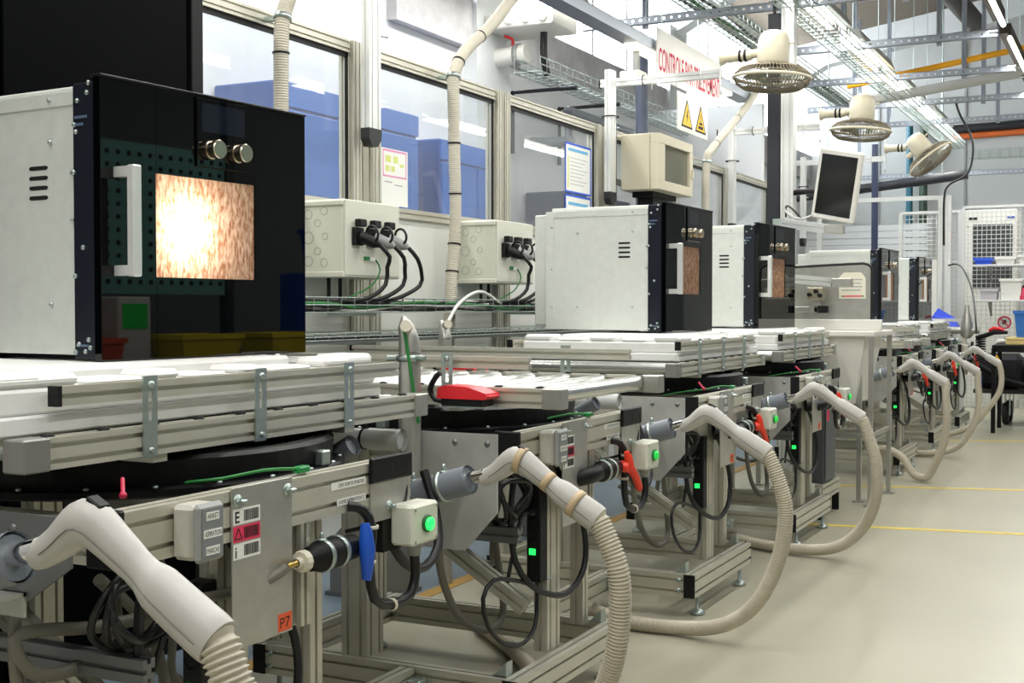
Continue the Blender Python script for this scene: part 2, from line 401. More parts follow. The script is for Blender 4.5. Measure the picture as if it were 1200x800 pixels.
# ================================================================ LUMINAIRES
TUBE = mat('lit_fluorescent_tube', (255, 255, 250), .4, emit=(255, 252, 240), estr=5)
LUMB = mat('luminaire_body', (196, 196, 190), .4, .2)
LUMD = mat('dark_luminaire_body', (66, 58, 50), .5, .3)
lum_lab = ['fluorescent batten over the ovens', 'dark-bodied fluorescent batten over the aisle', 'added out-of-view fluorescent batten brightening the offices', 'fluorescent batten over the far side of the aisle']
ords = ['first', 'second', 'third', 'fourth', 'fifth', 'sixth', 'seventh', 'eighth', 'ninth', 'tenth']
for r, (x, z, ys) in enumerate(LUMINAIRES):
    for i, y in enumerate(ys):
        t = thing('ceiling_luminaire', '%s, %s from the camera in its row' % (lum_lab[r], ords[i]), 'ceiling light', (x, y, z), world=True, group='fluorescent battens')
        L = 1.6
        if r == 1:
            obj('body', MB().prism([(-.045, .10), (.045, .10), (.045, .0), (.02, .0), (.02, .02), (-.045, .02)], (x, y-L/2, z), XR, ZU, (0, L, 0)), LUMD, t)
            obj('tube', MB().cyl((x+.035, y-L/2+.02, z-.018), (x+.035, y+L/2-.02, z-.018), .02, n=10), TUBE, t)
        else:
            obj('body', MB().prism([(-.09, .09), (.09, .09), (.13, .0), (.11, .0), (.03, .05), (-.03, .05), (-.11, .0), (-.13, .0)], (x, y-L/2, z), XR, ZU, (0, L, 0)), LUMB, t)
            for s in (-1, 1): obj('tube', MB().cyl((x+s*.05, y-L/2+.02, z+.012), (x+s*.05, y+L/2-.02, z+.012), .016, n=10), TUBE, t)
        for s in (-1, 1): obj('hanger', MB().cyl((x, y+s*.6, z+.09), (x, y+s*.6, 5.0+(min(x, .2)+4.9)/5.1*.75+.02), .004, n=5), ZINC, t)
        ld = bpy.data.lights.new('tube_light', 'AREA'); ld.shape = 'RECTANGLE'; ld.size = .16; ld.size_y = L; ld.energy = LUM_W*(.85 if r == 2 else 1); ld.color = (1, .995, .97)
        lo = bpy.data.objects.new('tube_light', ld); COL.objects.link(lo); lo.parent = t; lo.location = (0, 0, -.05)
# ================================================================ PRODUCTION LINE
PERF = bpy.data.materials.new('copper_film'); PERF.use_nodes = True
def copper():
    nt = PERF.node_tree; nt.nodes.clear(); N = nt.nodes.new; L = nt.links.new
    out = N('ShaderNodeOutputMaterial'); tr = N('ShaderNodeBsdfTranslucent'); gl = N('ShaderNodeBsdfGlossy'); df = N('ShaderNodeBsdfDiffuse')
    tc = N('ShaderNodeTexCoord'); mp = N('ShaderNodeMapping'); mp.inputs['Scale'].default_value = (1, 1, .35); L(tc.outputs['Object'], mp.inputs[0])
    nz = N('ShaderNodeTexNoise'); nz.inputs['Scale'].default_value = 150; nz.inputs['Detail'].default_value = 3; L(mp.outputs[0], nz.inputs[0])
    cr = N('ShaderNodeValToRGB'); cr.color_ramp.elements[0].position = .35; cr.color_ramp.elements[0].color = (.42, .19, .10, 1); cr.color_ramp.elements[1].position = .68; cr.color_ramp.elements[1].color = (.95, .66, .48, 1)
    L(nz.outputs[0], cr.inputs[0])
    for n in (tr, gl, df): L(cr.outputs[0], n.inputs[0])
    gl.inputs['Roughness'].default_value = .16
    bp = N('ShaderNodeBump'); bp.inputs['Strength'].default_value = .35; bp.inputs['Distance'].default_value = .002; L(nz.outputs[0], bp.inputs['Height']); L(bp.outputs[0], gl.inputs['Normal'])
    m1 = N('ShaderNodeMixShader'); m1.inputs[0].default_value = .45; L(tr.outputs[0], m1.inputs[1]); L(df.outputs[0], m1.inputs[2])
    m2 = N('ShaderNodeMixShader'); m2.inputs[0].default_value = .40; L(m1.outputs[0], m2.inputs[1]); L(gl.outputs[0], m2.inputs[2])
    L(m2.outputs[0], out.inputs[0])
copper()
BRUSH = mat('brushed_knob', (214, 202, 180), .22, 1, .12, 40, stretch=(1, 8, 1))
FLANGEHOLE = mat('hole_black', (6, 6, 8), .8)
def oven(label, x, y, rz, lit=False, proto=None):
    """origin: middle of the lower front edge; the door faces +x"""
    if proto:
        t = copy_tree(proto); t.location = (x, y, 1.10); t.rotation_euler = (0, 0, math.radians(rz)); t['label'] = label; return t
    t = thing('built_in_oven', label, 'oven', (x, y, 1.10), math.radians(rz), 'ovens on the test line')
    b = MB().box(-.62, -.092, -.312, .312, .012, .575, .003)
    body = obj('body', b, GALV, t)
    obj('top_cover', MB().box(-.60, -.10, -.285, .285, .575, .592, .004), GALV, body)
    obj('side_flange', MB().box(-.615, -.095, -.315, -.312, .545, .574).box(-.615, -.575, -.315, -.312, .015, .545), GALV, body)
    obj('rear_housing', MB().box(-.70, -.62, -.27, .27, .03, .565, .006), GALV, t)
    for i in range(4):
        z = .352+i*.0215
        v = MB(); P_ = [(-.031, 0), (-.028, .0035), (-.024, .0045), (.024, .0045), (.028, .0035), (.031, 0), (.028, -.0035), (.024, -.0045), (-.024, -.0045), (-.028, -.0035)]
        v.prism(P_, (-.212, -.3127, z), XR, ZU, (0, .004, 0)); obj('vent_slot', v, FLANGEHOLE, body)
    ff = MB().box(-.092, -.024, -.321, -.25, .004, .588, .003).box(-.092, -.024, .25, .321, .004, .588, .003).box(-.092, -.024, -.26, .26, .004, .05).box(-.092, -.024, -.26, .26, .54, .588)
    obj('front_flange', ff, NAVY, t)
    sc_ = MB()
    for (px, pz) in ((-.075, .55), (-.045, .565), (-.04, .585), (-.085, .50), (-.08, .485), (-.06, .24), (-.085, .18), (-.045, .045), (-.075, .035), (-.055, .02), (-.085, .018), (-.04, .028), (-.088, .40)):
        sc_.screw((px, -.321, pz), (0, -1, 0), .0055, .005)
    for (px, pz) in ((-.17, .56), (-.17, .47), (-.10, .40), (-.10, .30), (-.45, .47), (-.45, .12), (-.17, .12), (-.585, .5), (-.585, .3), (-.585, .12)):
        sc_.screw((px, -.3148, pz), (0, -1, 0), .005, .005)
    obj('screws', sc_, ZINC, t, kind='stuff')
    e = MB(); e.box(-.083, -.045, -.324, -.321, .512, .518, .001).box(-.083, -.057, -.324, -.321, .497, .503, .001).box(-.083, -.045, -.324, -.321, .030, .035, .001)
    obj('embossed_rib', e, mat('worn_blue_steel', (120, 140, 168), .3, .6), t)
    # door glass with an opening for the window
    W, Hh = .3265, .595
    wy0, wy1, wz0, wz1 = -.173, .141, .18, .407
    g = MB(); g.box(-.022, 0, -W, wy0, 0, Hh, .001); g.box(-.022, 0, wy1, W, 0, Hh, .001); g.box(-.022, 0, wy0, wy1, 0, wz0); g.box(-.022, 0, wy0, wy1, wz1, Hh)
    obj('door_glass', g, GLASSB, t)
    obj('top_edge', MB().box(-.03, .004, -W-.002, W+.002, Hh, Hh+.006, .002), BLACK, t)
    obj('window_film', MB().add([(-.004, wy0, wz0), (-.004, wy1, wz0), (-.004, wy1, wz1), (-.004, wy0, wz1)], [(0, 1, 2, 3)]), PERF, t)
    cav = MB(); cav.box(-.0915, -.0905, wy0-.06, wy1+.06, wz0-.06, wz1+.06)
    obj('cavity_back', cav, mat('enamel_cavity', (60, 44, 34), .4), t)
    p = obj('control_panel', MB().box(-.001, .006, -.055, .116, .434, .592, .002), GLASSB, t)
    obj('display', MB().box(.006, .0066, -.04, .10, .515, .58), mat('dark_display', (14, 22, 34), .04, spec=.8), p)
    for ky in (-.011, .076):
        k = MB(); k.lathe([(.0215, 0), (.0215, .003), (.019, .004), (.019, .016), (.0215, .017), (.0215, .028), (.020, .030), (0, .030)], (.006, ky, .475), (1, 0, 0), 32, False)
        obj('knob', k, BRUSH, p)
    h = MB(); h.box(.040, .062, -.294, -.270, .178, .412, .003)
    hd = obj('handle', h, ALU2, t)
    obj('handle_arm', MB().box(0, .042, -.292, -.272, .388, .410).box(0, .042, -.292, -.272, .18, .202), ALU2, hd)
    obj('foot', MB().cyl((-.05, -.25, -.008), (-.05, -.25, .006), .012, n=10), RUBBER, t)
    obj('foot', MB().cyl((-.05, .25, -.008), (-.05, .25, .006), .012, n=10), RUBBER, t)
    if lit:
        ld = bpy.data.lights.new('oven_lamp', 'POINT'); ld.energy = 4; ld.color = (1, .93, .82); ld.shadow_soft_size = .012
        lo = bpy.data.objects.new('oven_lamp', ld); COL.objects.link(lo); lo.parent = t; lo.location = (-.055, -.078, .288)
        obj('lamp_bulb', MB().lathe([(0, -.012), (.008, -.009), (.012, 0), (.008, .009), (0, .012)], (-.075, -.078, .288), (1, 0, 0), 12), mat('lit_bulb', (255, 240, 220), .3, emit=(255, 240, 215), estr=20), t)
    return t
ov2 = oven('oven on the second white pallet from the camera, galvanised side with four vent slots', -1.925, 5.725, -1)
oven('large foreground oven with a glowing copper window and black glass door', -1.915, 2.267, -4, lit=True)
oven('oven standing just before the tall black-and-aluminium post', -1.905, 7.26, -4, proto=ov2)
oven('oven behind the stainless screen panel, fourth along the line', -1.84, 10.6, -2, proto=ov2)
oven('smallest, farthest oven on the line beside the mesh fence', -1.84, 12.5, -2, proto=ov2)

def pallet(label, x, y, proto=None, ly=1.2):
    if proto:
        o = proto.copy(); COL.objects.link(o); o.location = (x, y, 0.9915); o['label'] = label; return o
    lx = .735; m = MB()
    m.box(-lx/2, lx/2, -ly/2, ly/2, 0, .034, .004); m.box(-lx/2+.010, lx/2-.010, -ly/2+.010, ly/2-.010, .034, .080, .006)
    for a_, b_, hh in ((0, .17, .104), (.20, .31, .090), (.33, .40, .100), (.43, .52, .088), (.56, .62, .098), (.66, .78, .090), (.83, 1, .104)):
        a, b = -ly/2+.02+a_*(ly-.04), -ly/2+.02+b_*(ly-.04)
        for s in (-1, 1): m.box(s*(lx/2-.11), s*(lx/2-.013), a, b, .078, hh, .010)
    for a_, b_, hh in ((.02, .2, .108), (.24, .40, .094), (.44, .60, .106), (.64, .80, .096), (.84, .98, .108)):
        a, b = -lx/2+a_*lx, -lx/2+b_*lx
        for s in (-1, 1): m.box(a, b, s*(ly/2-.13), s*(ly/2-.012), .078, hh, .010)
    m.box(-lx/2+.12, lx/2-.13, -ly/2+.2, ly/2-.2, .078, .107, .008)
    o = obj('foam_pallet', m, FOAM); o.location = (x, y, 0.9915); return tag(o, label, 'pallet', 'white pallets under the ovens')
p0 = pallet('white foam pallet under the large foreground oven', -2.07, 2.05)
pallet('white foam pallet under the second oven', -2.07, 5.52, p0); pallet('white foam pallet under the oven before the tall post', -2.07, 7.10, p0)
pallet('white foam pallet under the oven behind the stainless screen', -2.07, 10.6, p0); pallet('white foam pallet under the farthest oven', -2.07, 12.45, p0)

# ---------------------------------------------------------------- roller turntables
def turntable(label, y, rz=0, proto=None, x=-2.07):
    if proto:
        t = copy_tree(proto); t.location = (x, y, 0); t.rotation_euler = (0, 0, rz); t['label'] = label; return t
    t = thing('roller_turntable', label, 'turntable', (x, y, 0), rz, 'roller turntables along the line')
    obj('base_disc', MB().lathe([(0, .845), (.49, .845), (.50, .850), (.50, .862), (.49, .866), (0, .866)], (0, 0, 0), n=64, sm=False), BLACK, t)
    obj('slewing_ring', MB().lathe([(.43, .866), (.47, .866), (.475, .915), (.46, .922), (.43, .922)], (0, 0, 0), n=64, sm=False), BLACK, t)
    obj('hub', MB().lathe([(0, .70), (.12, .70), (.14, .845)], (0, 0, 0), n=24), DARKSTEEL, t)
    s_ = MB()
    for i in range(24): a = i*math.pi/12+.1; s_.screw((0.487*math.cos(a), 0.487*math.sin(a), .865), (0, 0, 1), .006, .005)
    obj('screws', s_, ZINC, t, kind='stuff')
    obj('cross_member', MB().box(-.40, .40, -.34, -.30, .918, .937).box(-.40, .40, .30, .34, .918, .937), ALU, t)
    for s in (-1, 1):
        r = obj('side_rail', MB().profile((s*.39, -.60, .962), (s*.39, .60, .962), .04, .055, m=.028), ALU, t)
        for e in (-1, 1): obj('end_bracket', MB().box(s*.39-.026, s*.39+.026, e*.60, e*.66, .933, .991, .003), STEEL if e > 0 else mat('worn_grey_end', (150, 148, 144), .4, .6), r)
        a = MB()
        for i in range(10): a.lathe([(.012, 0), (.012, .005), (.006, .007), (0, .007)], (s*.385, -.58+i*.129, .988), (0, 0, 1), 12)
        obj('axle_cap', a, BLACKP, r, kind='stuff')
        g = obj('guide_rail', MB().profile((s*.385, -.56, 1.058), (s*.385, .55, 1.058), .022, .034, m=.034), ALU, t)
        obj('guide_end_cap', MB().box(s*.385-.012, s*.385+.012, -.568, -.558, 1.040, 1.076), BLACKP, g)
        for q in (-.36, -.03, .30):
            b = MB(); x0 = s*.413
            # slotted upright: two cheeks, top and bottom
            b.box(x0-.002, x0+.002, q-.018, q-.006, .935, 1.085).box(x0-.002, x0+.002, q+.006, q+.018, .935, 1.085).box(x0-.002, x0+.002, q-.006, q+.006, .935, 1.0).box(x0-.002, x0+.002, q-.006, q+.006, 1.055, 1.085)
            b.box(x0-s*.02, x0, q-.018, q+.018, .931, .935)
            br = obj('guide_bracket', b, ZINC, t)
            obj('bracket_bolt', MB().screw((x0+s*.002, q, 1.068), (s, 0, 0), .008, .006).screw((x0+s*.002, q, .945), (s, 0, 0), .006, .005), ZINC, br)
    for i in range(10):
        yy = -.58+i*.129
        ro = obj('roller', MB().cyl((-.355, yy, .965), (.355, yy, .965), .025, n=18), ROLLM, t)
        obj('roller_end', MB().cyl((-.366, yy, .965), (.366, yy, .965), .019, n=12), BLACKP, ro)
    obj('stop_block', MB().box(.44, .48, .10, .13, .866, .90, .003), ZINC, t)
    obj('locking_pin', MB().cyl((.44, -.46, .905), (.47, -.49, .885), .004, n=8).lathe([(0, -.007), (.006, -.004), (.007, 0), (.006, .004), (0, .007)], (.474, -.494, .882), (1, 0, 0), 10), mat('crimson_plastic', (190, 30, 70), .4), t)
    return t
tt1 = turntable('roller turntable turned crosswise with a red pedal, empty rollers facing the aisle', 3.515, -math.pi/2)
turntable('roller turntable under the large foreground oven', 2.14, 0, proto=tt1)
turntable('roller turntable under the second oven', 5.42, 0, proto=tt1)
turntable('roller turntable under the oven before the tall post', 7.05, 0, proto=tt1)
turntable('empty roller turntable turned crosswise beyond the white trough', 9.44, -math.pi/2, proto=tt1)
turntable('roller turntable under the oven behind the stainless screen', 10.6, 0, proto=tt1)
turntable('roller turntable under the farthest oven', 12.40, 0, proto=tt1)
# red foot pedals lying on the crosswise turntable
def pedal(label, x, y, z, rz):
    t = thing('pedal_switch', label, 'pedal switch', (x, y, z), rz); t.scale = (.72, .8, .72)
    obj('base', MB().box(-.09, .09, -.045, .045, 0, .03, .004), BLACKP, t)
    obj('cover', MB().prism([(-.105, .028), (.105, .028), (.115, .038), (.11, .052), (.03, .075), (-.07, .08), (-.10, .07)], (0, -.05, 0), XR, ZU, (0, .10, 0)), RED, t)
    obj('tread', MB().box(.06, .12, -.042, .042, .036, .044, .003), RED, t)
    obj('cable', MB().tube([(-.09, 0, .015), (-.14, -.005, .02), (-.16, -.01, .06), (-.12, -.03, .11), (-.10, -.03, .125)], .011, 8), CABLEB, t)
    obj('mounting_plate', MB().box(-.11, .10, -.055, .06, -.006, 0), ZINC, t)
pedal('red pedal switch with black base on the crosswise turntable, aisle side', -1.68, 3.057, .940, 0)
pedal('smaller-looking red pedal switch at the back of the crosswise turntable', -2.20, 3.972, .955, 0)
# ---------------------------------------------------------------- workstation frames (local: x 0 = aisle face, y 0 = hose holder)
LABELG = mat('grey_legend_plate', (128, 132, 134), .5)
def barcode(parent, y0, y1, z0, z1, x, m=INK):
    b = MB(); y = y0; rnd = random.Random(3)
    while y < y1-.001:
        w_ = rnd.choice((.0008, .0014, .002)); b.box(x, x+.0003, y, min(y+w_, y1), z0, z1); y += w_+rnd.choice((.0009, .0015))
    return obj('barcode', b, m, parent, kind='stuff')
def station(label, h, blue):
    t = thing('workstation_frame', label, 'workstation', (-1.52, h, 0), 0, 'aluminium workstation frames')
    # ---- base
    z0, z1 = .085, .175; zm = (z0+z1)/2
    obj('base_beam', MB().profile((-.0325, .30, zm), (-.0325, 1.08, zm), .045, .09), ALU, t)
    obj('base_beam', MB().profile((-.90, .30, zm), (-.90, 1.08, zm), .045, .09), ALU, t)
    obj('base_beam', MB().profile((-.055, .325, zm), (-.88, .325, zm), .045, .09), ALU, t)
    obj('base_beam', MB().profile((-.055, 1.055, zm), (-.88, 1.055, zm), .045, .09), ALU, t)
    for x in (-.0325, -.90):
        for y in (.295, 1.08): obj('end_cap', MB().box(x-.0225, x+.0225, y, y+.005, z0, z1), BLACKP, t)
        for y in (.40, .98):
            f = MB(); f.lathe([(0, 0), (.022, 0), (.03, .004), (.028, .012), (.014, .022), (.008, .026), (.008, .085)], (x, y, 0), n=14)
            obj('levelling_foot', f, ZINC, t)
    obj('link_beam', MB().profile((-.36, 1.08, zm), (-.36, 1.79, zm), .045, .09), ALU, t)
    ck = obj('corner_bracket', MB().box(-.337, -.295, 1.748, 1.79, zm-.022, zm+.022, .004), ZINC, t)
    obj('bracket_bolt', MB().bolt((-.316, 1.748, zm), (0, -1, 0), .006, .012), ZINC, ck)
    gz = MB()
    for y in (.345, 1.035): gz.box(-.10, -.057, y-.02, y+.02, z1, z1+.004).prism([(0, 0), (.042, 0), (0, .042)], (-.057, y-.02, z1), (-1, 0, 0), ZU, (0, .04, 0))
    obj('corner_gusset', gz, ZINC, t)
    bb = MB()
    for q in (-.02, .02): bb.bolt((-.075, .302, zm+q), (0, -1, 0), .006, .012).bolt((-.86, .302, zm+q), (0, -1, 0), .006, .012).bolt((-.86, 1.032, zm+q), (0, -1, 0), .006, .012)
    obj('bolts', bb, ZINC, t, kind='stuff')
    # ---- columns
    obj('column', MB().profile((-.085, .655, z1), (-.085, .655, .775), .045, .09, up=(0, 1, 0)), ALU, t)
    obj('column', MB().profile((-.56, .36, z1), (-.56, .36, .84), .09, .09, up=(0, 1, 0)), ALU, t)
    obj('column', MB().profile((-.12, .98, z1), (-.12, .98, .84), .045, .045, up=(0, 1, 0)), ALU, t)
    obj('column', MB().profile((-.90, .95, z1), (-.90, .95, .84), .045, .09, up=(0, 1, 0)), ALU, t)
    obj('column', MB().profile((-.90, .40, z1), (-.90, .40, .84), .045, .09, up=(0, 1, 0)), ALU, t)
    obj('drop_post', MB().profile((-.02, .815, .56), (-.02, .815, .775), .03, .03, up=(0, 1, 0), m=.03), ALU, t)
    obj('diagonal_brace', MB().profile((-.72, .50, .73), (-.09, .52, .33), .045, .045, up=(0, 1, 0)), ALU, t)
    obj('cross_rail', MB().profile((-.02, .36, .800), (-.92, .36, .800), .045, .08), ALU, t)
    obj('cross_rail', MB().profile((-.045, 1.16, .800), (-.92, 1.16, .800), .045, .08), ALU, t)
    obj('back_rail', MB().profile((-.90, .36, .800), (-.90, 1.18, .800), .045, .08), ALU, t)
    obj('shelf_rail', MB().profile((-.06, .42, .56), (-.60, .42, .56), .03, .045), DARKSTEEL, t)
    # ---- aisle rail with cap, plates and boxes
    obj('aisle_rail', MB().profile((-.0225, .30, .820), (-.0225, 1.22, .820), .045, .095), ALU, t)
    obj('end_cap', MB().box(-.075, .003, .285, .30, .770, .872, .003), BLACKP, t)
    pl = MB(); pl.prism([(-.30, .585), (-.27, .55), (-.12, .55), (-.02, .66), (-.02, .872), (-.31, .872), (-.31, .62)], (0, .20, 0), XR, ZU, (0, .006, 0))
    if blue: pl = MB().prism([(-.31, .725), (-.12, .725), (-.02, .79), (-.02, .872), (-.31, .872)], (0, .20, 0), XR, ZU, (0, .006, 0))
    pp = obj('holder_plate', pl, DARKSTEEL if blue else mat('bright_brushed_plate', (206, 206, 202), .32, .55, .12, 9), t)
    ho = MB()
    for px in (-.28, -.15, -.05): ho.lathe([(.010, -.001), (.006, .004), (0, .004)], (px, .20, .845), (0, -1, 0), 10)
    obj('plate_bolt', ho, DARKSTEEL, pp)
    obj('plate_arm', MB().box(-.20, -.12, .01, .20, .735, .741).box(-.20, -.12, .194, .20, .70, .741), STEEL, t)
    c = obj('control_box', MB().box(.0, .048, .412, .480, .768, .866, .008), mat('grey_beige_enclosure', (188, 186, 176), .45), t)
    obj('lid', MB().box(.048, .064, .409, .483, .765, .869, .007), GREYP, c)
    fp = obj('legend_plate', MB().box(.064, .066, .419, .473, .774, .860), LABELG, c)
    for zz, wd, i_ in ((.839, 'ARRET', .008), (.808, 'ASPIRATION', .001), (.778, 'MARCHE', .007)):
        obj('legend_label', MB().box(.066, .0665, .421+i_, .471-i_, zz, zz+.015), WPAPER, c)
        text('lettering', wd, .013, (.0668, .423+i_, zz+.003), YX, ZU, INK, c, width=.046-2*i_)
    lp = obj('sheet_plate', MB().box(.001, .005, .572, .758, .565, .874, .001), STEEL, t)
    obj('hex_bolt', MB().bolt((.005, .588, .848), XR, .008, .022), ZINC, lp); obj('hex_bolt', MB().bolt((.005, .742, .850), XR, .008, .022), ZINC, lp)
    for zz, m_, ch in ((.803, WPAPER, 'E'), (.770, PINK, 'A'), (.737, WPAPER, 'i')):
        s = obj('sticker', MB().box(.005, .0056, .575, .655, zz, zz+.030), m_, lp)
        if ch == 'A':
            tri = MB()
            for a_, b_ in (((.579, .006), (.600, .006)), ((.600, .006), (.5895, .026)), ((.5895, .026), (.579, .006))):
                tri.cyl((.0058, a_[0], zz+a_[1]), (.0058, b_[0], zz+b_[1]), .0011, n=5)
            obj('warning_mark', tri, INK, lp)
        else: text('lettering', ch, .030, (.0058, .580, zz+.004), YX, ZU, INK, lp, bold=.02)
        barcode(lp, .606, .650, zz+.005, zz+.026, .0057)
    s = obj('orange_tag', MB().box(.005, .0056, .710, .754, .570, .605), ORANGE, lp)
    text('lettering', 'P7', .03, (.0058, .716, .576), YX, ZU, INK, lp, width=.032)
    br = obj('end_bracket', MB().box(0, .010, 1.04, 1.215, .822, .880, .004), BLACK, t)
    obj('slot', MB().box(.010, .0105, 1.12, 1.128, .835, .86).box(.010, .0105, 1.19, 1.198, .835, .86), FLANGEHOLE, br)
    bp = obj('bracket_plate', MB().box(.0, .004, 1.045, 1.21, .735, .822), STEEL, t)
    obj('hex_bolt', MB().bolt((.004, 1.12, .765), XR, .007, .018), ZINC, bp)
    obj('rail_sticker', MB().box(.0005, .001, .90, 1.03, .826, .842).box(.0005, .001, .92, 1.03, .790, .805), WPAPER, t)
    for zz, wd in ((.8285, '230V SORTIE FENETRE'), (.7925, 'LIGNE ASPIRATION 2')):
        text('lettering', wd, .011, (.0015, .925, zz+.002), YX, ZU, INK, t, width=.098)
    g = obj('earth_plug', MB().box(-.035, -.014, .81, .848, .872, .886, .003), GREENP, t)
    obj('plug_pin', MB().cyl((-.025, .82, .866), (-.025, .82, .874), .003, n=6).cyl((-.025, .84, .866), (-.025, .84, .874), .003, n=6), ZINC, g)
    obj('earth_wire', MB().tube([(-.026, .81, .882), (-.05, .74, .886), (-.09, .66, .876), (-.16, .62, .868), (-.25, .60, .85)], .0035, 6), CABLEGR, t)
    # ---- ball valve with coupling
    obj('valve_coupling', MB().lathe([(.008, .805), (.018, .81), (.02, .83), (.026, .832), (.028, .86), (.032, .862), (.032, .94), (.027, .945), (.027, .985), (.018, .99), (0, .99)], (.02, -.035, .702), (0, 1, 0), 16), BLACKP, t)
    cl = obj('hose_clamp', MB().band((.02, .837, .702), (0, 1, 0), .0325, .012).band((.02, .890, .702), (0, 1, 0), .0325, .012).bolt((.02, .837, .735), (0, 0, 1), .006, .015), ZINC, t)
    if blue:
        obj('valve_fitting', MB().lathe([(.009, -.012), (.012, 0), (.021, 0), (.023, .006), (.023, .016), (.015, .02), (0, .021)], (.02, .762, .702), (0, 1, 0), 12, False), CREAM, t)
        obj('brass_nipple', MB().lathe([(0, -.038), (.004, -.036), (.006, -.03), (.005, -.02), (.007, -.012)], (.02, .762, .702), (0, 1, 0), 12), BRASS, t)
        obj('valve_handle', MB().sweep([(.055, .945, .755), (.058, .945, .735), (.06, .945, .70), (.06, .945, .655), (.058, .945, .635)], [.010, .015, .019, .014, .011], 12, flat=.75), BLUE, t)
        obj('valve_hose', MB().tube([(.02, .72, .70), (.0, .69, .68), (-.05, .62, .66), (-.06, .5, .67)], .011, 8), CABLEG, t)
    else:
        obj('elbow_pipe', MB().tube([(.02, .80, .702), (.02, .74, .70), (.0, .70, .695), (-.06, .69, .69)], .026, 12), BLACKP, t)
        hb = MB(); hb.sweep([(.052, .965, .752), (.056, .97, .735), (.058, .98, .70), (.066, 1.01, .665), (.070, 1.03, .632), (.070, 1.035, .620)], [.009, .014, .016, .013, .013, .009], 12, flat=.8)
        hb.lathe([(.019, 0), (.019, .03), (.016, .034), (0, .034)], (.028, .975, .702), XR, 14)
        obj('valve_handle', hb, REDO, t)
    # ---- start button box
    sb = obj('button_box', MB().box(.0, .062, 1.13, 1.245, .672, .765, .006), BOXCOL, t)
    obj('button_ring', MB().lathe([(.020, 0), (.020, .006), (.016, .007), (0, .007)], (.062, 1.188, .718), XR, 18), mat('green_ring', (20, 90, 40), .4) if blue else GREENP, sb)
    obj('green_button', MB().lathe([(.015, .006), (.015, .014), (.010, .017), (0, .018)], (.062, 1.188, .718), XR, 18), GREENL if blue else GREENB, sb)
    sc4 = MB()
    for yy in (1.14, 1.235):
        for zz in (.682, .755): sc4.screw((.062, yy, zz), XR, .004, .002)
    obj('lid_screws', sc4, GREYP, sb, kind='stuff')
    obj('cable_gland', MB().lathe([(.020, 0), (.020, -.012), (.016, -.014), (.014, -.03), (0, -.03)], (.03, 1.188, .672), (0, 0, 1), 12), GREYP, sb)
    obj('box_bracket', MB().box(-.03, 0, 1.10, 1.20, .66, .775), BLACKP, t)
    obj('cable', MB().tube([(.03, 1.188, .645), (.032, 1.19, .60), (.03, 1.17, .555), (.03, 1.09, .548), (.03, 1.02, .575), (.03, 1.0, .65), (.03, 1.01, .73), (.02, .99, .775), (.0, .96, .785)], .0115, 8), CABLEB, t)
    tw = MB()
    for (yy, zz, ax) in ((1.09, .548, (0, 1, 0)), (1.0, .66, (0, 0, 1)), (1.01, .735, (0, 0, 1))): tw.band((.03, yy, zz), ax, .0120, .008, .003, 10)
    obj('cable_tie', tw, CREAM, t)
    obj('cable', MB().tube([(.0, 1.20, .80), (.004, 1.19, .77), (.0, 1.16, .74), (-.03, 1.12, .72), (-.10, 1.10, .70)], .005, 6), CABLEB, t)
    obj('cable', MB().tube([(-.02, 1.14, .70), (-.02, 1.23, .61), (-.02, 1.32, .585), (-.03, 1.40, .62), (-.06, 1.44, .70), (-.10, 1.45, .80)], .012, 8), CABLEB, t)
    # ---- power strip on the column and its leads
    ps = obj('power_strip', MB().box(-.108, -.062, .560, .609, .395, .690, .003), BLACKP, t)
    obj('strip_lamp', MB().box(-.098, -.078, .557, .560, .478, .496), GREENL, ps)
    so = MB()
    for zz in (.54, .60): so.lathe([(.018, 0), (.018, .003), (.015, .004), (.014, -.006), (0, -.006)], (-.085, .560, zz), (0, -1, 0), 14)
    obj('socket', so, BLACK, ps)
    obj('strip_plug', MB().cyl((-.085, .560, .605), (-.085, .525, .610), .014, .010, n=10), BLACKP, ps)
    obj('strip_bracket', MB().box(-.075, -.060, .605, .66, .395, .402), ZINC, ps)
    obj('cable', MB().tube([(-.085, .55, .80), (-.09, .45, .73), (-.095, .43, .60), (-.085, .44, .48), (-.06, .48, .41), (-.04, .58, .36), (-.03, .70, .345), (-.025, .80, .40), (-.03, .82, .50), (-.045, .79, .60), (-.06, .70, .70), (-.07, .62, .78)], .0095, 8), CABLEB, t)
    obj('cable', MB().tube([(-.085, .585, .395), (-.085, .585, .33), (-.08, .56, .265), (-.075, .47, .235), (-.08, .36, .26), (-.085, .27, .33), (-.09, .25, .41), (-.088, .31, .45), (-.08, .42, .43), (-.07, .48, .41)], .0065, 8), CABLEB, t)
    obj('cable', MB().tube([(-.085, .525, .610), (-.09, .49, .60), (-.10, .47, .53), (-.10, .44, .47), (-.10, .42, .42)], .006, 7), CABLEB, t)
    ga = MB().tube([(-.26, .30, .70), (-.27, .31, .55), (-.28, .36, .42), (-.28, .46, .29), (-.28, .62, .215), (-.28, .74, .24), (-.28, .71, .40), (-.28, .66, .55), (-.27, .55, .66)], .0115, 8)
    obj('flex_conduit', ga, CABLEG, t)
    obj('flex_conduit', MB().tube([(-.30, .70, .72), (-.33, .78, .55), (-.35, .80, .42), (-.40, .90, .36), (-.50, .96, .36), (-.60, .98, .40)], .0095, 8), CABLEG, t)
    # coil of leads behind the control box
    co = MB(); rnd = random.Random(5)
    for i in range(4):
        a0 = .07+.012*i; cx, cy, cz = -.08-.015*i, .43+.01*i, .665
        co.sweep([(cx+.02*math.sin(q*2+i), cy+a0*math.cos(q)*1.05, cz+a0*math.sin(q)*.75) for q in [2*math.pi*k/24 for k in range(24)]], .0075, 7, closed=True)
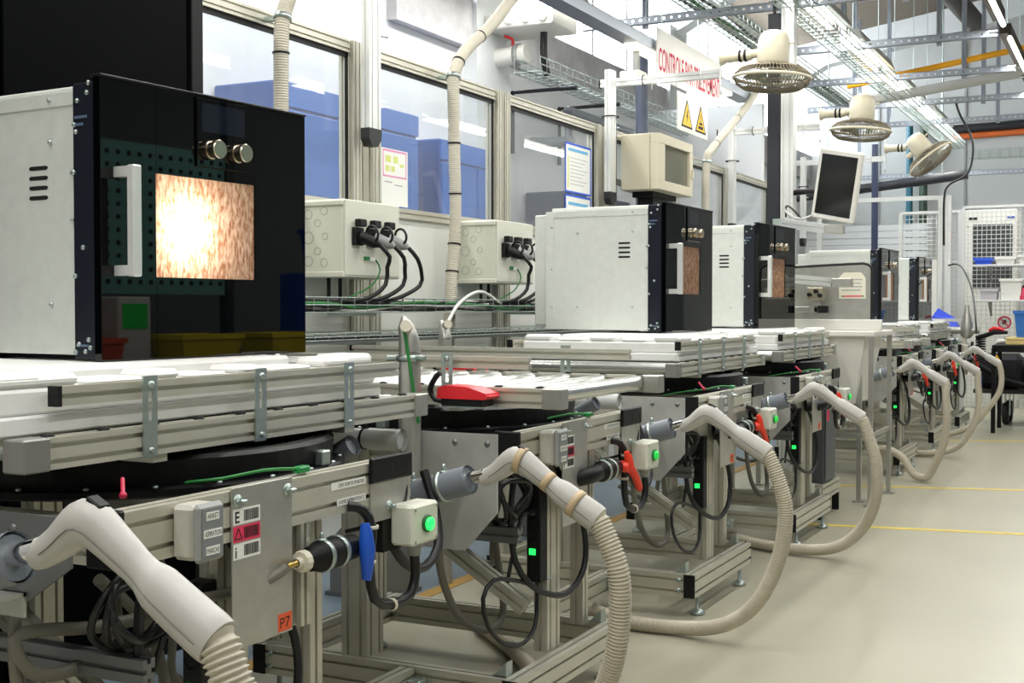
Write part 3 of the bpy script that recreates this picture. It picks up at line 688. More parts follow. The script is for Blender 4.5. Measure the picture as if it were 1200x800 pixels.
    obj('cable_coil', co, CABLEB, t)
    if blue:
        obj('flex_conduit', MB().tube([(-.23, .47, .70), (-.235, .515, .655), (-.23, .50, .59), (-.23, .40, .545), (-.235, .31, .565), (-.24, .28, .63), (-.235, .34, .633), (-.22, .45, .615), (-.16, .58, .62)], .0125, 9), CABLEG, t)
    # ---- extraction pipework under the table
    e = obj('extraction_pipe', MB().cyl((-.56, 1.46, .872), (-.17, 1.46, .872), .026, n=20, cap=False).cyl((-.55, 1.46, .872), (-.18, 1.46, .872), .0235, n=20), PVCL, t)
    obj('pipe_sleeve', MB().cyl((-.27, 1.46, .872), (-.17, 1.46, .872), .0285, n=20, cap=False), PVCL, e)
    obj('pipe_tie', MB().band((-.285, 1.46, .872), XR, .0265, .006).box(-.289, -.281, 1.455, 1.465, .898, .915), BLACKP, e)
    obj('pipe_stub', MB().cyl((-.33, 1.22, .79), (-.16, 1.22, .885), .026, n=18, cap=False).cyl((-.33, 1.22, .79), (-.17, 1.22, .8794), .0235, n=18), PVC, t)
    return t
HS = [1.27, 2.77, 4.32, 5.92, 8.95, 10.62, 12.3]
st_lab = ['workstation frame with the blue valve handle and P7 plate, nearest the camera',
          'workstation frame whose holder pipe carries the tape-bound hose handle, second from the camera',
          'third workstation frame from the camera, red valve handle, below the second oven',
          'fourth workstation frame from the camera, just before the white trough',
          'workstation frame just beyond the white trough', 'next-to-last workstation frame on the line', 'farthest workstation frame on the line']
station(st_lab[0], HS[0], True)
s1 = station(st_lab[1], HS[1], False)
for k in range(2, 7):
    c = copy_tree(s1); c.location = (-1.52, HS[k], 0); c['label'] = st_lab[k]

# ---------------------------------------------------------------- suction hoses with hand grips (local: x 0 = holder axis end)
def suction(label, h, tail, tape=False, pipe=True, dz=0., dx=0.):
    """a grip seated in a holder, leading to a corrugated hose; tail = hose points in world coordinates after the cuff"""
    x0 = -1.52+dx; t = thing('suction_hose', label, 'suction hose', (x0, h, 0), 0, 'suction hoses hanging in the aisle', world=True)
    Q = lambda x, z, y=0.: V((x0+x, h+y, z+dz))
    if pipe:
        hp = obj('holder_pipe', MB().cyl(Q(-.17, .724), Q(.018, .781), .037, n=22, cap=False).cyl(Q(-.17, .724), Q(.011, .779), .033, n=22), PVC, t)
        ax = (Q(.03, .785)-Q(-.17, .724)).normalized()
        for q in (-.15, -.06):
            c_ = Q(q, .724+(q+.17)*.305)
            b = obj('pipe_clamp', MB().band(c_, ax, .0375, .014, .003).bolt(c_+V((0, 0, .038)), ZU, .008, .02), ZINC, hp)
    obj('chrome_tube', MB().cyl(Q(-.02, .772), Q(.062, .796), .0165, n=18), CHROME, t)
    P = [Q(.052, .785), Q(.066, .790), Q(.095, .806), Q(.128, .830), Q(.145, .838), Q(.162, .836), Q(.185, .822), Q(.235, .788), Q(.252, .776), Q(.272, .763), Q(.31, .739), Q(.355, .712), Q(.368, .704)]
    R = [.0195, .0215, .0245, .030, .0325, .0325, .0295, .0245, .0255, .0325, .034, .035, .0335]
    R2 = []; g = MB(); sm = crom(P, .008); n = len(sm)
    # radii follow the arc
    L = [0]
    for a, b in zip(sm, sm[1:]): L.append(L[-1]+(b-a).length)
    LP = []; 
    for p in P: LP.append(min(range(n), key=lambda i: (sm[i]-p).length))
    for i in range(n):
        j = max(q for q in range(len(LP)) if LP[q] <= i); k = min(j+1, len(LP)-1)
        d = LP[k]-LP[j]; f_ = (i-LP[j])/d if d else 0; R2.append(R[j]+(R[k]-R[j])*f_)
    g.sweep(sm, R2, 20, flat=.86, up=(0, 0, 1))
    gr = obj('hand_grip', g, HANDLEM, t)
    obj('air_slide', MB().box(-.014, .014, -.010, .010, -.004, .004, .002).xf(Matrix.Translation(V((x0+.168, h, .866+dz))) @ Matrix.Rotation(math.radians(28), 4, 'Y')), BLACKP, gr)
    seam = [sm[i]+V((0, -R2[i]*.86-.0003, -.004)) for i in range(4, n-2, 2)]
    obj('seam', MB().sweep(seam, .0009, 5), mat('seam_grey', (120, 116, 110), .6), gr)
    if tape:
        tp = MB()
        for i in (int(n*.36), int(n*.60), int(n*.80)): tp.band(sm[i], (sm[i+1]-sm[i-1]), R2[i]*1.01, .018, .0012, 22)
        obj('tape_band', tp, TAPE, gr)
    obj('corrugated_hose', MB().hose([sm[-4], sm[-1]]+[V(p) for p in tail], .0275), HOSEM, t)
    return t
suction('dirty white hose grip in the lower left corner, nearest the camera', 1.22, [(-1.0, 1.22, .735), (-.965, 1.23, .66), (-.955, 1.26, .50), (-1.02, 1.34, .32), (-1.05, 1.42, .12), (-1.2, 1.6, .03), (-1.6, 1.8, .03), (-2.1, 2.0, .03)], dx=.125, dz=.088)
suction('suction hose with tan tape bands round its grip', 2.75, [(-1.105, 2.75, .60), (-1.10, 2.76, .50), (-1.125, 2.78, .36), (-1.21, 2.84, .20), (-1.36, 2.98, .07), (-1.55, 3.35, .03), (-1.85, 3.75, .03), (-2.2, 4.1, .03)], tape=True)
suction('suction hose third from the camera, its grip above the bright green button', 4.27, [(-1.115, 4.27, .62), (-1.09, 4.28, .50), (-1.12, 4.30, .33), (-1.20, 4.31, .17), (-1.32, 4.33, .075), (-1.50, 4.37, .032), (-1.78, 4.40, .03), (-2.1, 4.72, .03), (-2.3, 5.3, .03)])
suction('suction hose fourth from the camera, looping on the floor by the white trough', 5.83, [(-1.10, 5.83, .62), (-1.07, 5.84, .50), (-1.08, 5.88, .33), (-1.17, 5.98, .16), (-1.33, 6.05, .05), (-1.62, 6.10, .03), (-1.9, 6.3, .03), (-2.2, 6.8, .03)], dx=.02)
suction('suction hose beyond the white trough with its tip kinked on the floor', 8.9, [(-1.17, 8.9, .60), (-1.165, 8.92, .45), (-1.19, 8.95, .28), (-1.26, 9.0, .12), (-1.31, 9.02, .04), (-1.40, 9.06, .05), (-1.50, 9.14, .16), (-1.66, 9.25, .20), (-1.85, 9.4, .12)], dx=-.02)
suction('next-to-last suction hose sweeping down to the floor', 10.6, [(-1.15, 10.6, .60), (-1.14, 10.6, .46), (-1.18, 10.6, .28), (-1.30, 10.6, .10), (-1.5, 10.6, .035), (-1.8, 10.6, .03)])
suction('farthest suction hose, leaning outward beside the black tool trolley', 12.3, [(-1.13, 12.3, .58), (-1.15, 12.3, .44), (-1.25, 12.3, .28), (-1.38, 12.3, .13), (-1.6, 12.3, .03), (-1.9, 12.3, .03)])
# ================================================================ ALONG THE PARTITION
t = thing('black_cabinet', 'tall black cabinet behind the foreground oven', 'cabinet', (-3.17, 2.3, 0), world=True)
BLK2 = mat('satin_black_steel', (3, 4, 6), .5, spec=.03)
obj('body', MB().box(-3.34, -3.02, 1.0, 3.44, .05, 3.1, .004), BLK2, t)
obj('door', MB().box(-3.02, -3.0, 1.02, 2.61, .1, 3.06, .003), BLK2, t); obj('door', MB().box(-3.02, -3.0, 2.625, 3.42, .1, 3.06, .003), BLK2, t)
obj('corner_post', MB().box(-3.06, -2.995, 3.44, 3.50, 0, 3.1, .003), mat('black_frame', (10, 11, 13), .45, spec=.2), t)
obj('plinth', MB().box(-3.32, -3.03, 1.0, 3.44, 0, .05), BLACK, t)
DUCTCAP = mat('ribbed_black_cap', (26, 26, 27), .45)
def droppost(label, y, zb, ztop, x=-3.29):
    t = thing('drop_column', label, 'aluminium column', (x, y, zb), world=True, group='aluminium drop columns by the partition')
    obj('extrusion', MB().profile((x, y, zb), (x, y, ztop), .045, .10, up=(0, 1, 0)), ALU2, t)
    c = MB(); c.prism([(-.055, 0), (.055, 0), (.05, -.05), (.02, -.085), (-.03, -.085), (-.055, -.05)], (x-.025, y, zb), YX, ZU, (.05, 0, 0))
    cp = obj('end_cap', c, DUCTCAP, t)
    obj('clip', MB().cyl((x+.02, y+.06, zb+.45), (x+.03, y+.10, zb+.452), .006, n=7), ZINC, t)
    obj('tie', MB().band((x, y, ztop-.32), ZU, .06, .008, .003, 12), BLACKP, t)
droppost('aluminium drop column with black end cap left of the pink-edged notice', 5.04, 2.07, 3.6)
droppost('aluminium drop column with black end cap left of the beige wall cabinet', 8.05, 2.02, 2.86)
droppost('aluminium drop column just right of the warning signs', 10.95, 1.98, 2.86)
droppost('farthest aluminium drop column, beyond the tall post', 13.6, 1.98, 2.86)
o = obj('cable_loop', MB().ring((-3.27, 5.12, 2.84), (1, 0, 0), .12, .012, 24).ring((-3.25, 5.12, 2.84), (1, 0, 0), .09, .012, 24), BLACKP); tag(o, 'black coil of cable high on the first drop column', 'cable coil')
def wallhose(label, pts, ties, clamp):
    t = thing('extraction_hose', label, 'hose', pts[0], world=True, group='extraction hoses on the partition')
    obj('corrugated_hose', MB().hose(pts, .034, .011), mat('ivory_hose', (212, 206, 190), .45, 0, .04), t)
    Q = crom(pts, .02)
    for z in ties:
        i = min(range(1, len(Q)-1), key=lambda i: abs(Q[i].z-z)); obj('tie', MB().band(Q[i], Q[i+1]-Q[i-1], .0345, .008, .002), BLACKP, t)
    i = min(range(1, len(Q)-1), key=lambda i: abs(Q[i].z-clamp))
    c = obj('clamp', MB().band(Q[i], Q[i+1]-Q[i-1], .035, .022, .004), ZINC, t); obj('clamp_arm', MB().box(XP, Q[i].x-.03, Q[i].y-.012, Q[i].y+.012, Q[i].z-.01, Q[i].z+.01), ZINC, c)
wallhose('corrugated ivory hose rising behind the foreground oven', [(-3.28, 4.32, .75), (-3.28, 4.32, 1.5), (-3.28, 4.325, 2.05), (-3.28, 4.33, 2.38), (-3.28, 4.36, 2.50), (-3.27, 4.42, 2.62), (-3.25, 4.55, 2.82), (-3.2, 4.75, 3.1)], (2.30, 2.64), 2.45)
wallhose('corrugated ivory hose bending up to the right between the two grey socket boxes', [(-3.28, 5.75, .70), (-3.28, 5.76, .95), (-3.28, 5.79, 1.29), (-3.28, 5.84, 1.68), (-3.28, 5.83, 2.05), (-3.28, 5.82, 2.38), (-3.28, 5.84, 2.48), (-3.28, 5.95, 2.606), (-3.28, 6.25, 2.804), (-3.28, 6.51, 3.006), (-3.28, 6.9, 3.3)], (1.40, 1.56, 1.82, 2.1, 2.53, 2.72), 2.45)
wallhose('smooth-looking pale hose climbing right of the warning signs', [(-3.2, 9.88, .9), (-3.2, 9.89, 1.9), (-3.2, 9.93, 2.42), (-3.2, 10.08, 2.55), (-3.2, 10.85, 2.93), (-3.2, 11.35, 3.2), (-3.2, 11.5, 3.4)], (2.6, 2.9), 2.42)
# ---- socket boxes
def sockbox(label, y0):
    x0, x1, z0, z1, w_ = -3.39, -3.15, 1.355, 1.70, .455
    t = thing('socket_box', label, 'electrical box', (-3.27, y0+w_/2, z0), world=True, group='grey socket boxes on the partition')
    b = obj('body', MB().box(x0, x1, y0, y0+w_, z0, z1, .010), BOXCOL, t)
    obj('base_lip', MB().box(x0, x1+.004, y0-.006, y0+w_+.004, z0-.004, z0+.022, .004), BOXCOL, b)
    obj('top_lip', MB().box(x0, x1, y0-.008, y0, z1-.03, z1-.008, .003), BOXCOL, b)
    obj('lid', MB().box(x1, x1+.008, y0+.002, y0+w_-.002, z0+.005, z1-.003, .003), BOXCOL, t)
    for (px, pz, r) in ((-3.34, 1.635, .020), (-3.255, 1.648, .018), (-3.29, 1.595, .016), (-3.34, 1.53, .027), (-3.25, 1.535, .015), (-3.29, 1.47, .016), (-3.34, 1.425, .022), (-3.255, 1.418, .018)):
        obj('knockout', MB().ring((px, y0-.0005, pz), (0, 1, 0), r, .0016, 20, 5), mat('knockout_grey', (170, 170, 160), .5), b)
    for i, yy in enumerate((y0+.085, y0+.205, y0+.325)):
        s = obj('socket', MB().box(x1+.008, x1+.030, yy-.036, yy+.036, 1.495, 1.575, .004), BLACKP, t)
        obj('flap', MB().box(x1+.020, x1+.052, yy-.030, yy+.026, 1.578, 1.612, .004), BLACKP, s)
        d = V((.70, .35, -.35)).normalized(); p = V((x1+.03, yy, 1.535))
        obj('plug', MB().cyl(p, p+d*.075, .028, .024, 14).cyl(p+d*.075, p+d*.10, .024, .010, 14), GREYP if i else BLACKP, t)
        q = p+d*.10
        obj('lead', MB().tube([q, q+V((.03, .03, -.05)), (x1+.11, yy+.10+.03*i, 1.40-.01*i), (x1+.10, yy+.10+.03*i, 1.32), (x1+.06, yy+.02, 1.26), (x1-.03, yy-.10, 1.235)], .010, 8), CABLEB, t)
        obj('lead_loop', MB().ring(p+V((.055, .015, .01)), (.2, 1, .1), .036, .006, 16), CABLEB, s)
    e = obj('earth_tag', MB().box(x1+.008, x1+.014, y0+.15, y0+.19, 1.432, 1.448), GREENP, t)
    obj('tag_label', MB().box(x1+.009, x1+.012, y0+.19, y0+.235, 1.428, 1.446), WPAPER, t)
    obj('earth_wire', MB().tube([(x1+.012, y0+.24, 1.436), (x1+.03, y0+.25, 1.39), (x1+.02, y0+.20, 1.32), (x1-.01, y0+.05, 1.26)], .004, 6), CABLEGR, t)
    obj('hanger_plate', MB().box(-3.37, -3.365, y0+w_+.005, y0+w_+.10, 1.60, 1.69), ZINC, t)
    cm = MB()
    obj('conduit', MB().cyl((-3.28, y0+.07, 1.355), (-3.28, y0+.07, 1.20), .009, n=8), BLACKP, t); obj('conduit', MB().cyl((-3.28, y0+.16, 1.355), (-3.28, y0+.16, 1.20), .009, n=8), BLACKP, t)
sockbox('grey socket box with knockouts nearest the black oven door', 4.60)
sockbox('grey socket box right of the corrugated hose, half hidden by the second oven', 6.06)
# ---- wire cable trays
def basket(name, label, p0, p1, w_, hgt, pitch, r=.003, m=ZINC, group='wire cable trays', side=None, nw=4):
    """open wire tray from p0 to p1 (centre of its floor)"""
    p0, p1 = V(p0), V(p1); d = (p1-p0).normalized(); s = V((-d.y, d.x, 0)).normalized()
    t = thing(name, label, 'cable tray', p0, world=True, group=group)
    b = MB()
    lines = [s*(w_*(i/(nw-1)-.5)) for i in range(nw)]+[s*(-w_/2)+ZU*hgt, s*(w_/2)+ZU*hgt, s*(-w_/2)+ZU*hgt*.5, s*(w_/2)+ZU*hgt*.5]
    for q in lines: b.cyl(p0+q, p1+q, r, n=5)
    obj('long_wires', b, m, t, kind='stuff')
    b = MB(); n = int((p1-p0).length/pitch)
    for i in range(n+1):
        c = p0.lerp(p1, i/n); b.sweep([c+s*(-w_/2)+ZU*hgt, c+s*(-w_/2), c+s*(w_/2), c+s*(w_/2)+ZU*hgt], r, 4)
    obj('cross_wires', b, m, t, kind='stuff')
    return t
tr = basket('cable_tray', 'wire cable tray full of black and green leads under the socket boxes', (-3.17, 3.6, 1.195), (-3.17, 9.2, 1.195), .13, .065, .10, .003)
rnd = random.Random(11)
for i in range(15):
    pts = []; bx = -3.22+.1*rnd.random(); bz = 1.203+.035*rnd.random()
    for k in range(16): pts.append((min(-3.115, max(-3.225, bx+rnd.uniform(-.025, .025))), 3.62+k*.37, bz+rnd.uniform(-.012, .022)))
    obj('lead', MB().tube(pts, .006 if i % 3 else .008, 6, .08), [CABLEB, CABLEB, CABLEB, CABLEGR, CABLEW][i % 5] if i < 12 else CABLEB, tr)
for y in (4.8, 6.6, 8.1): obj('bracket', MB().box(-3.37, -3.10, y-.015, y+.015, 1.178, 1.192), ZINC, tr)
tr2 = basket('cable_tray', 'lower wire cable tray behind the turntables', (-3.17, 3.6, 1.075), (-3.17, 9.2, 1.075), .14, .03, .10, .003)
obj('floor_strip', MB().box(-3.24, -3.10, 3.6, 9.2, 1.060, 1.071), DARKSTEEL, tr2)
for i in range(3): obj('lead', MB().cyl((-3.22+.04*i, 3.6, 1.083), (-3.22+.04*i, 9.2, 1.083), .007, n=6), CABLEB, tr2)
for y in (4.8, 6.6, 8.1): obj('bracket', MB().box(-3.37, -3.10, y-.015, y+.015, 1.045, 1.06), ZINC, tr2)
# ---- notices on the glass
def notice(label, y0, y1, z0, z1, frame, rows):
    x = XP+.004; t = thing('paper_notice', label, 'notice', (x, (y0+y1)/2, z0), world=True)
    obj('sheet', MB().box(x, x+.002, y0, y1, z0, z1), WPAPER, t)
    if frame:
        f = .012; obj('border', MB().box(x, x+.004, y0, y1, z1-f, z1).box(x, x+.004, y0, y1, z0, z0+f).box(x, x+.004, y0, y0+f, z0+f, z1-f).box(x, x+.004, y1-f, y1, z0+f, z1-f), mat('blue_border', (40, 90, 215), .5), t)
    for (a, b, c, d, m_) in rows: obj('print', MB().box(x+.002, x+.0026, y0+(y1-y0)*a, y0+(y1-y0)*b, z0+(z1-z0)*c, z0+(z1-z0)*d), m_, t)
LB = mat('light_blue_ink', (110, 180, 220), .7); YI = mat('yellow_green_ink', (214, 220, 130), .7); PI = mat('pale_pink_ink', (226, 150, 190), .7); GI = mat('grey_ink', (170, 172, 175), .7)
notice('white notice with pink edges and yellow squares behind the second pane', 5.29, 5.54, 1.735, 2.02, False, [(.05, .95, .95, .985, PI), (.05, .95, .50, .53, PI), (.05, .08, .5, .95, PI), (.92, .95, .5, .95, PI), (.15, .35, .76, .88, YI), (.45, .62, .76, .88, YI), (.15, .3, .6, .7, YI), (.36, .5, .6, .7, YI), (.7, .85, .7, .76, YI), (.12, .4, .4, .42, GI), (.5, .8, .36, .38, GI)])
rows = [(.12, .88, .84, .90, LB), (.10, .14, .10, .74, YI)]+[(.18, .86-.1*(i % 3), .70-.075*i, .712-.075*i, GI) for i in range(8)]
notice('tall blue-bordered notice on the pane left of the beige wall cabinet', 7.52, 7.95, 1.985, 2.315, True, rows)
notice('shorter blue-bordered notice directly under the tall one', 7.52, 7.95, 1.80, 1.972, True, [(.12, .88, .6, .72, LB), (.18, .8, .4, .43, GI), (.18, .7, .25, .28, GI)])
# ---- nozzle pipe between the first two turntables
t = thing('nozzle_pipe', 'upright steel nozzle pipe with a clamp between the first two turntables', 'pipe', (-1.79, 2.93, .60), world=True)
obj('pipe', MB().cyl((-1.79, 2.93, .60), (-1.79, 2.93, 1.09), .031, n=20).sweep([(-1.79, 2.93, 1.09), (-1.793, 2.93, 1.13), (-1.803, 2.93, 1.165), (-1.81, 2.93, 1.19)], [.031, .029, .022, .006], 16, flat=.9), STEEL, t)
obj('clamp', MB().band((-1.79, 2.93, 1.075), ZU, .0315, .018, .004), ZINC, t); obj('clamp_bolt', MB().cyl((-1.758, 2.915, 1.075), (-1.73, 2.91, 1.075), .008, n=8), ZINC, t); obj('clamp_bolt', MB().cyl((-1.822, 2.915, 1.075), (-1.85, 2.91, 1.075), .008, n=8), ZINC, t)
obj('knob', MB().cyl((-1.78, 2.90, 1.16), (-1.765, 2.87, 1.165), .016, n=12), CREAM, t)
obj('lead', MB().tube([(-1.785, 2.895, 1.15), (-1.765, 2.892, 1.05), (-1.755, 2.892, .99), (-1.75, 2.91, .90)], .005, 6), CABLEGR, t)
t = thing('nozzle_pipe', 'smaller nozzle pipe in front of the lower cable tray near the second oven', 'pipe', (-2.72, 4.75, 0), world=True)
obj('pipe', MB().cyl((-2.72, 4.75, 0), (-2.72, 4.75, 1.08), .03, n=16).sweep([(-2.72, 4.75, 1.08), (-2.725, 4.75, 1.12), (-2.74, 4.75, 1.16)], [.03, .026, .008], 14), STEEL, t)
obj('knob', MB().cyl((-2.70, 4.72, 1.14), (-2.67, 4.69, 1.145), .018, n=12), CREAM, t)
obj('white_lead', MB().tube([(-3.14, 6.1, 1.24), (-3.08, 5.75, 1.30), (-2.98, 5.35, 1.24), (-2.88, 5.05, 1.14), (-2.78, 4.85, 1.08), (-2.74, 4.75, 1.02), (-2.76, 4.6, .95)], .009, 7), CABLEW, t)
# grey pumps under the line
for i, (x, y, la) in enumerate(((-2.9, 4.45, 'grey motor housing on the floor seen under the second workstation'), (-2.9, 6.05, 'grey motor housing on the floor seen under the third workstation'))):
    t = thing('motor_housing', la, 'motor', (x, y, 0), world=True, group='motor housings under the line')
    obj('body', MB().prism([(-.14, 0), (.14, 0), (.14, .16)]+[(.14*math.cos(a), .16+.14*math.sin(a)) for a in [k*math.pi/10 for k in range(1, 10)]]+[(-.14, .16)], (x, y-.12, .02), XR, ZU, (0, .24, 0)), mat('grey_motor', (120, 122, 120), .5, .3), t)
    obj('rib', MB().box(x-.01, x+.01, y-.128, y-.12, .05, .28), DARKSTEEL, t)
    obj('foot', MB().box(x-.16, x+.16, y-.13, y+.13, 0, .02), DARKSTEEL, t)
# ================================================================ OVERHEAD
def strut(label, y, x0, x1, z=3.4, hgt=.06, pitch=.062):
    t = thing('strut_channel', label, 'strut channel', ((x0+x1)/2, y, z), world=True, group='perforated strut channels under the roof')
    b = MB(); b.box(x0, x1, y, y+.003, z+.009, z+hgt/2).box(x0, x1, y, y+.003, z-hgt/2, z-.009)
    n = int((x1-x0)/pitch)
    for i in range(n): b.box(x0+i*pitch, x0+i*pitch+pitch*.7, y, y+.003, z-.009, z+.009)
    b.box(x0, x1, y, y+.041, z+hgt/2-.003, z+hgt/2).box(x0, x1, y, y+.041, z-hgt/2, z-hgt/2+.003)
    obj('channel', b, GALV2, t)
    for x in (x0+.5, x1-.45):
        zt = 5.0+(x+4.9)/5.1*.75
        obj('hanger', MB().profile((x, y+.07, z-.05), (x, y+.07, zt), .041, .041, up=(0, 1, 0)), GALV2, t)
GALV2 = mat('galvanised_strut', (158, 164, 174), .4, .6, .05, 14)
sl = ['perforated strut channel nearest the camera under the roof', 'second perforated strut channel under the roof', 'third perforated strut channel under the roof', 'fourth perforated strut channel under the roof', 'fifth perforated strut channel under the roof']
for la, y, x0 in zip(sl, (8.95, 10.6, 12.2, 13.8, 15.3), (-3.9, -2.75, -3.7, -3.3, -3.2)): strut(la, y, x0, -1.03)
strut('long white strut rail across the far end of the hall', 17.6, -4.0, .6, 3.02)
# fans on bars
FANM = mat('ivory_fan', (206, 198, 174), .4, 0, .05, 8); GRILLE = mat('dusty_grille', (128, 118, 98), .5, .3)
def fanbar(k, y, xe, tilt, label, blab):
    t = thing('support_bar', blab, 'support bar', (XP, y, 2.8), world=True, group='horizontal support bars for the fans')
    obj('extrusion', MB().profile((-3.42, y, 2.80), (xe, y, 2.80), .045, .055), ALU2, t)
    obj('bar_end', MB().box(-3.43, -3.42, y-.024, y+.024, 2.77, 2.83), BLACKP, t)
    obj('tie', MB().band((-3.1, y, 2.8), XR, .038, .006, .003, 10), BLACKP, t)
    for q in (.15, .32, .5): obj('loop', MB().ring((xe-q, y-.005, 2.79), (1, .3, 0), .055, .004, 18, 5), CABLEW, t)
    obj('end_plate', MB().prism([(-.03, -.15)]+[(.03*math.cos(a), .15+.03*math.sin(a)) for a in [math.pi*k_/8 for k_ in range(9)]][0:9]+[(-.03, -.15), (-.02, -.175), (.02, -.175), (.03, -.15)], (xe, y-.03, 2.83), YX, ZU, (.006, 0, 0)), ALU2, t)
    f = thing('wall_fan', label, 'fan', (xe+.02, y-.03, 2.9), group='fans above the line')
    # local: arm towards +x
    obj('arm', MB().lathe([(.055, -.02), (.05, 0), (.038, .015), (.036, .18), (.030, .20)], (0, 0, 0), XR, 18), FANM, f)
    obj('arm_clamp', MB().band((.12, 0, 0), XR, .037, .016, .005), BLACKP, f); obj('arm_clamp', MB().band((.155, 0, 0), XR, .037, .016, .005), BLACKP, f)
    Mx = Matrix.Translation(V((.34, 0, 0))) @ Matrix.Rotation(math.radians(tilt), 4, 'Y')
    mo = MB().lathe([(0, .15), (.05, .145), (.085, .125), (.10, .09), (.105, .04), (.105, -.06), (.10, -.075), (.06, -.08)], (0, 0, 0), ZU, 26).cyl((.10, 0, .06), (.14, 0, .065), .007, n=8).cyl((-.17, 0, 0), (-.09, 0, 0), .03, n=12)
    obj('motor_housing', mo.xf(Mx), FANM, f)
    g = MB()
    prof = [(.07, -.075), (.15, -.085), (.21, -.105), (.245, -.14), (.25, -.165)]; prof2 = [(.25, -.165), (.235, -.205), (.19, -.235), (.10, -.25), (.03, -.252)]
    for p_ in (prof, prof2):
        for i in range(64):
            a = 2*math.pi*i/64; g.sweep([(r*math.cos(a), r*math.sin(a), z) for r, z in p_], .0032, 3, cap=False)
    for r, z in prof[1:-1]+prof2[1:]: g.ring((0, 0, z), ZU, r, .003, 28, 3)
    obj('grille', g.xf(Mx), GRILLE, f, kind='stuff')
    obj('rim', MB().ring((0, 0, -.165), ZU, .253, .011, 36, 6).xf(Mx), FANM, f)
    for i in range(3):
        a0 = i*2.094; bl = MB(); vs_ = []; n = 6
        for q in range(n+1):
            r = .05+.175*q/n; wd = .35+.35*math.sin(math.pi*q/n)
            for s in (-1, 1): vs_.append((r*math.cos(a0+s*wd*.5), r*math.sin(a0+s*wd*.5), -.165+s*.02))
        vs_ += [(x, y_, z-.003) for x, y_, z in vs_]; m_ = 2*(n+1)
        fs = [(2*q, 2*q+1, 2*q+3, 2*q+2) for q in range(n)]+[(2*q+m_, 2*q+2+m_, 2*q+3+m_, 2*q+1+m_) for q in range(n)]
        obj('blade', bl.add(vs_, fs, True).xf(Mx), mat('grey_green_blade', (150, 156, 140), .35), f)
    return f
fanbar(0, 8.2, -2.54, 3, 'ivory fan before the tall post, grille facing straight down', 'white bar holding the fan before the tall post')
fanbar(1, 10.95, -2.50, 4, 'dusty fan above the monitor, second from the camera', 'white bar holding the fan above the monitor')
fanbar(2, 13.6, -2.42, -38, 'farthest fan, its head tilted up toward the hall', 'white bar holding the farthest fan')
# tall post with black duct
t = thing('tall_post', 'tall aluminium post with black cable duct beside the monitor', 'post', (-2.28, 8.9, 0), world=True)
obj('extrusion', MB().profile((-2.26, 8.9, 0), (-2.26, 8.9, 4.6), .09, .10, up=(0, 1, 0)), ALU2, t)
obj('black_duct', MB().box(-2.40, -2.31, 8.84, 8.95, 1.2, 3.32, .004), mat('blue_black_duct', (30, 33, 42), .45), t)
obj('lead', MB().tube([(-2.36, 8.88, 3.30), (-2.37, 8.86, 3.5), (-2.42, 8.84, 3.8)], .012, 7), CABLEB, t)
obj('base_plate', MB().box(-2.36, -2.16, 8.8, 9.0, 0, .012), ZINC, t)
# monitor on arm
t = thing('monitor', 'white-framed monitor turned upright and tilted, hanging by the tall post', 'monitor', (-1.85, 8.42, 1.8), 0, None)
Mm = Matrix.Rotation(math.radians(-12), 4, 'Z') @ Matrix.Rotation(math.radians(8), 4, 'X') @ Matrix.Rotation(math.radians(12), 4, 'Y')
obj('casing', MB().box(-.15, .15, 0, .05, 0, .47, .01).xf(Mm), WHITEP, t)
obj('screen', MB().box(-.125, .125, -.003, 0, .035, .435).xf(Mm), mat('dark_screen', (18, 18, 20), .12), t)
obj('back_shell', MB().box(-.10, .10, .05, .10, .08, .40, .02).xf(Mm), mat('slate_plastic', (52, 56, 66), .5), t)
obj('mount_arm', MB().tube([(0, .09, .20), (-.10, .20, .22), (-.28, .42, .24), (-.38, .47, .24)], .02, 8), BLACKP, t)
obj('lead', MB().tube([(-.12, .03, .05), (-.20, .0, .02), (-.30, .05, .06), (-.36, .2, .10), (-.33, .36, .0)], .007, 7), CABLEW, t)
obj('lead', MB().tube([(-.20, .0, .02), (-.27, .05, .09), (-.34, .15, .12), (-.38, .3, .06)], .007, 7), CABLEB, t)
t = thing('camera_arm', 'white aluminium arm reaching out under the monitor', 'arm', (-2.0, 8.3, 1.7), world=True)
obj('extrusion', MB().profile((-2.20, 8.5, 1.80), (-1.83, 8.22, 1.735), .045, .06), ALU2, t)
obj('head', MB().box(-1.84, -1.72, 8.19, 8.25, 1.70, 1.76, .004), STEEL, t)
obj('clamp', MB().box(-2.26, -2.17, 8.47, 8.85, 1.77, 1.83, .004), ZINC, t)
t = thing('camera_arm', 'lower white aluminium arm with black knobs before the stainless screen', 'arm', (-1.8, 7.8, 1.2), world=True)
obj('extrusion', MB().profile((-1.95, 7.88, 1.40), (-1.70, 7.80, 1.375), .04, .055), ALU2, t)
obj('head', MB().box(-1.70, -1.58, 7.77, 7.83, 1.345, 1.40, .004), STEEL, t)
cb = obj('clamp_block', MB().box(-1.86, -1.76, 7.80, 7.87, 1.265, 1.345, .004), mat('dull_nickel', (176, 170, 148), .4, .6), t)
for (x, z) in ((-1.84, 1.30), (-1.80, 1.32), (-1.775, 1.295)): obj('knob', MB().cyl((x, 7.80, z), (x, 7.765, z), .013, n=10), BLACKP, cb)
obj('bar', MB().box(-1.98, -1.80, 7.83, 7.87, 1.19, 1.225, .002).box(-1.82, -1.79, 7.83, 7.87, 1.19, 1.27), STEEL, t)
obj('bar_cap', MB().box(-1.80, -1.74, 7.825, 7.875, 1.185, 1.23, .003), BLACKP, t)
